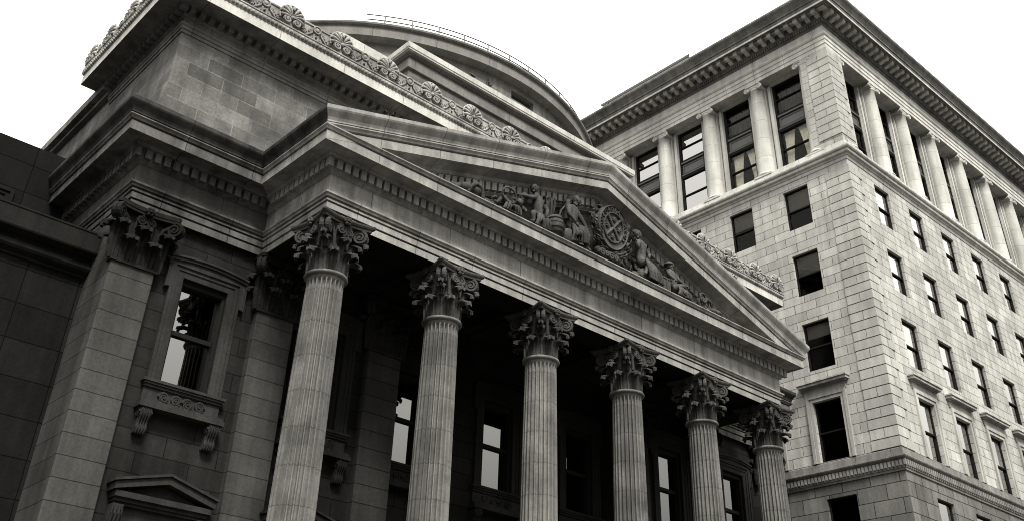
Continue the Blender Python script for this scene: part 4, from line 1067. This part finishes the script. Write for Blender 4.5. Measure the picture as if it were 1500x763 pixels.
# columns of the top storeys
def ionic():
    mb=MB()
    mb.lathe([(.46,0),(.52,.02),(.54,.07),(.52,.12),(.46,.14),(.45,.18),(.435,.24),(.43,1.5),(.42,3),(.39,4.6),(.365,5.55),(.39,5.57),(.40,5.62),(.38,5.66),(.40,5.72),(.43,5.78),(.40,5.80)],n=36)
    mb.box(-.52,.52,-.52,.52,-.10,0)
    return mb
def ionic_cap():
    mb=MB(); mb.box(-.40,.40,-.38,.38,.10,.19); mb.box(-.44,.44,-.42,.42,.19,.26)
    for s in (-1,1):
        for y in (-.40,.40): scroll(mb,(s*.40,y,-.02),(s,0,0),(0,1 if y>0 else -1,0),.16,1.8,.03,.05,start=pi/2,sgn=-1)
        mb.tube([(s*.40,-.38,-.02),(s*.40,-.2,-.02),(s*.40,0,-.02),(s*.40,.2,-.02),(s*.40,.38,-.02)],[.15,.11,.09,.11,.15],12)
    mb.box(-.4,.4,-.36,.36,.0,.1)
    return mb
im=ionic().mesh('column',M['offcol']); ic=ionic_cap().mesh('capital',M['offtrim'])
def put_col(x,y,rz):
    o=place(bpy.data.objects.new('column',im),off,(x,y,28.64),rz); local('capital',ic,None,o,(0,0,5.68)); return o
cz=0
for k,c in enumerate(left_c[:-1]): put_col(XB+.42,c+1.65,-pi/2)
put_col(XB+.44,YB+1.55,-pi/2)
for k,c in enumerate(front_c[:-1]): put_col(c+1.665,YB+.42,0)
put_col(XB+1.12,YB+.44,0)

# office windows
def off_window(w,h,pm,depth=.2):
    P={}; mb=MB(); y0,y1=depth-.06,depth+.06; a=w/2; s=.075
    mb.box(-a,-a+s,y0,y1,0,h); mb.box(a-s,a,y0,y1,0,h); mb.box(-a+s,a-s,y0,y1,0,s); mb.box(-a+s,a-s,y0,y1,h-s,h)
    mb.box(-a+s,a-s,y0-.01,y1,h*.47,h*.47+.06)
    mb.box(-a-.03,a+.03,depth+.6,depth+.62,-.05,h+.05)
    for x in (-a-.03,a+.01): mb.box(x,x+.02,.29,depth+.6,-.05,h+.05)
    mb.box(-a,a,.301,depth+.6,h+.01,h+.03); mb.box(-a,a,.301,depth+.6,-.03,-.01)
    P['window']=mb.mesh('window',M['frame'])
    mb=MB(); mb.box(-a+s,a-s,depth-.02,depth-.012,h*.47+.06,h-s); P['up']=mb.mesh('pane',pm)
    mb=MB(); mb.box(-a+s,a-s,depth+.02,depth+.028,s,h*.47); P['lo']=mb.mesh('pane',pm)
    return P
wins={}
def put_window(x,y,rz,z0,z1,blind=None):
    h=round(z1-z0,3); key=(h,rz)
    if key not in wins: wins[key]=off_window(2*hw,h,M['pane'] if rz else M['frontpane'])
    P=wins[key]
    o=place(bpy.data.objects.new('window',P['window']),off,(x,y,z0),rz); local('pane',P['up'],None,o); local('pane',P['lo'],None,o)
    if blind:
        mb=MB(); nb=12; zt=h-.08; zb=h*(1-blind)
        mb.box(-hw+.09,hw-.09,.245,.252,zb,zt); mb.box(-hw+.09,hw-.09,.24,.258,zb-.03,zb); local('blind',mb,M['blind'],o)
    return o
blinds={(0,0):.5,(0,1):.42,(0,2):.5,(1,0):.48,(2,0):.3,(1,3):.5}
for i,c in enumerate(left_c):
    for r,(a,b) in enumerate(ROWS+[(9.2,12.05),(3.2,7.6)]):
        o=put_window(XB,c,-pi/2,a,b,blinds.get((r,i)))
for i,c in enumerate(front_c):
    for r,(a,b) in enumerate(ROWS+[(9.2,11.95),(3.2,7.6)]):
        o=put_window(c,YB,0,a,b,{(2,4):.4,(1,5):.5}.get((r,i)))
# hooded surrounds of the row above the band course
def hooded():
    mb=MB(); h=ROWS[3][1]-ROWS[3][0]; a=hw
    for s in (-1,1):
        for (p,q,d) in ((a+.001,a+.16,.05),(a+.16,a+.30,.09)):
            x0,x1=sorted((s*p,s*q)); mb.box(x0,x1,-d,.02,-.02,h+p-a)
    mb.box(-a-.16,a+.16,-.052,.02,h+.002,h+.16); mb.box(-a-.30,a+.30,-.092,.02,h+.16,h+.32)
    mb.box(-a-.34,a+.34,-.06,.02,h+.33,h+.62); mb.box(-a-.42,a+.42,-.14,.02,h+.62,h+.68); mb.box(-a-.52,a+.52,-.30,.02,h+.68,h+.80); mb.box(-a-.56,a+.56,-.35,.02,h+.80,h+.86)
    return mb.mesh('hooded_surround',M['offh'])
M['offh']=stone('hood_limestone',.33,stain=.3,streak=.35,grain=.14)
hm_=hooded()
for c in left_c: place(bpy.data.objects.new('hooded_surround',hm_),off,(XB,c,ROWS[3][0]),-pi/2)
for c in front_c: place(bpy.data.objects.new('hooded_surround',hm_),off,(c,YB,ROWS[3][0]),0)
# tall loggia windows
def loggia_parts(pm):
    P={}; H=34.42-28.95; a=lw; mb=MB(); y0,y1=.06,.22
    def bar(x0,x1,z0,z1,d=0): mb.box(x0,x1,y0-d,y1,z0,z1)
    bar(-a,-a+.13,0,H); bar(a-.13,a,0,H); bar(-a+.13,a-.13,0,.10); bar(-a+.13,a-.13,H-.12,H)
    bar(-a+.13,a-.13,1.16,1.22); bar(-a+.13,a-.13,2.36,2.50,.03); bar(-a+.13,a-.13,3.42,3.54,.05); bar(-a+.13,a-.13,4.42,4.47)
    mb.box(-a,a,1.4,1.42,0,H); mb.box(-a-.02,-a,.24,1.4,0,H); mb.box(a,a+.02,.24,1.4,0,H); mb.box(-a,a,.24,1.4,H,H+.02); mb.box(-a,a,.24,1.4,-.02,0); mb.box(-a,a,.24,1.4,2.9,2.95)
    P['window']=mb.mesh('window',M['frame'])
    mb=MB(); mb.box(-a+.13,a-.13,y0+.05,y0+.1,2.505,3.415); mb.box(-a+.13,a-.13,y0-.06,y0+.05,2.505,2.58); mb.box(-a+.13,a-.13,y0-.05,y0+.05,3.33,3.415)
    for x0,x1,z0,z1 in ((-a+.2,a-.2,2.68,2.73),(-a+.2,a-.2,3.18,3.23),(-a+.2,-a+.25,2.73,3.18),(a-.25,a-.2,2.73,3.18)): mb.box(x0,x1,y0+.02,y0+.05,z0,z1)
    P['spandrel']=mb.mesh('spandrel',M['wood'])
    P['panes']=[]
    for z0,z1 in ((.1,1.16),(1.22,2.36),(3.54,4.42),(4.47,H-.12)):
        mb=MB(); mb.box(-a+.13,a-.13,.14,.147,z0,z1); P['panes'].append(mb.mesh('pane',pm))
    return P
LPd=loggia_parts(M['clear']); LPm=loggia_parts(M['mirror'])
LPf=loggia_parts(M['pane'])
for i,c in enumerate(left_c):
    P=LPm if i>=2 else LPd
    o=place(bpy.data.objects.new('window',P['window']),off,(XR2,c,28.95),-pi/2)
    for me in P['panes']: local('pane',me,None,o)
    local('spandrel',P['spandrel'],None,o)
for i,c in enumerate(front_c):
    o=place(bpy.data.objects.new('window',LPf['window']),off,(c,YR2,28.95),0)
    for me in LPf['panes']: local('pane',me,None,o)
    local('spandrel',LPf['spandrel'],None,o)

# curtains hanging in the two bays nearest the corner
def curtain(w_top,w_bot,lean,h):
    mb=MB(); rows=[]
    for j in range(13):
        v=j/12; ww=w_top+(w_bot-w_top)*v**.6; rows.append([(lean*v**.8+ww*(i/40-.5),.03*sin(i*1.15)*(1-.3*v)+.012*sin(i*.5+v*4),h*(1-v)) for i in range(41)])
    mb.grid(rows,True); mb.grid([[(x,y+.012,z) for x,y,z in r] for r in rows],True); return mb
def put_curtain(c,dx,args,label,z=29.05):
    o=bpy.data.objects.new('curtain',curtain(*args).mesh('curtain',M['curtain'])); place(o,None,(XR2+.36,c-dx,z),-pi/2); tag(o,label,'curtain','curtains in the loggia windows')
put_curtain(left_c[0],-.42,(.66,.34,-.16,2.3),'pale drawn-back curtain on the left side of the loggia window nearest the corner pier')
put_curtain(left_c[0],.42,(.66,.30,.20,2.3),'pale drawn-back curtain on the right side of the loggia window nearest the corner pier')
put_curtain(left_c[1],-.42,(.70,.40,-.14,2.3),'pale drawn-back curtain on the left side of the second loggia window from the corner pier')
put_curtain(left_c[1],.42,(.66,.30,.20,2.3),'pale drawn-back curtain on the right side of the second loggia window from the corner pier')
def net(c,label,dx=0):
    mb=MB(); rows=[]
    for j in range(2): rows.append([(1.5*(i/60-.5),.02*sin(i*.9),1.75*(1-j)) for i in range(61)])
    mb.grid(rows,True); o=bpy.data.objects.new('curtain',mb.mesh('curtain',stone_curtain)); place(o,None,(XR2+.5,c,28.95+3.55),-pi/2); tag(o,label,'curtain','curtains in the loggia windows')
stone_curtain=plain('grey_net_curtain',.06,.9,.1)
net(left_c[0],'dim grey pleated curtain filling the upper half of the corner loggia window')
net(left_c[1],'dim grey pleated curtain filling the upper half of the second loggia window')

# ================================================================== small living things
mb=MB(); mb.ball((0,0,.10),.085,10,8,(1.5,.8,.85)); mb.ball((.12,0,.17),.05,8,6); mb.tube([(.16,0,.17),(.2,0,.165)],[.016,.004],5); mb.tube([(-.1,0,.10),(-.2,0,.07),(-.26,0,.06)],[.04,.03,.015],6)
for y in (-.025,.025): mb.tube([(.01,y,.04),(.015,y,0)],.008,4)
b=place(bpy.data.objects.new('bird',mb.mesh('bird',M['bird'])),None,(8.62,5.40,24.585),.3); tag(b,'small dark bird perched on the pale coping below the dome','bird')
def weed(loc,n,h,label):
    mb=MB(); 
    for k in range(n):
        a=random.uniform(0,2*pi); l=h*random.uniform(.6,1.1); tip=Vector((cos(a)*l*.6,sin(a)*l*.5,l)); mb.tube([(0,0,0),tip*.5+Vector((0,0,l*.1)),tip],[.006,.005,.003],4)
        for q in range(5):
            p=tip*(.3+.15*q); d=Vector((cos(a+q*2),sin(a+q*2),.4))*.05
            mb.tube([p,p+d*.6,p+d*1.3],[.004,.018,.003],4,flat=.3)
    o=place(bpy.data.objects.new('weed',mb.mesh('weed',M['leaf'])),None,loc); tag(o,label,'weed','weeds sprouting from the stonework')
weed((9.5,5.42,24.58),14,.3,'scrubby weed growing on the pale coping below the dome')
weed((1.0,-.80,15.05+SL*1.86),10,.28,'wispy weed growing on the left slope of the pediment')
weed((W-3.2,-.80,15.05+SL*4.06),7,.2,'tiny weed growing on the right slope of the pediment')
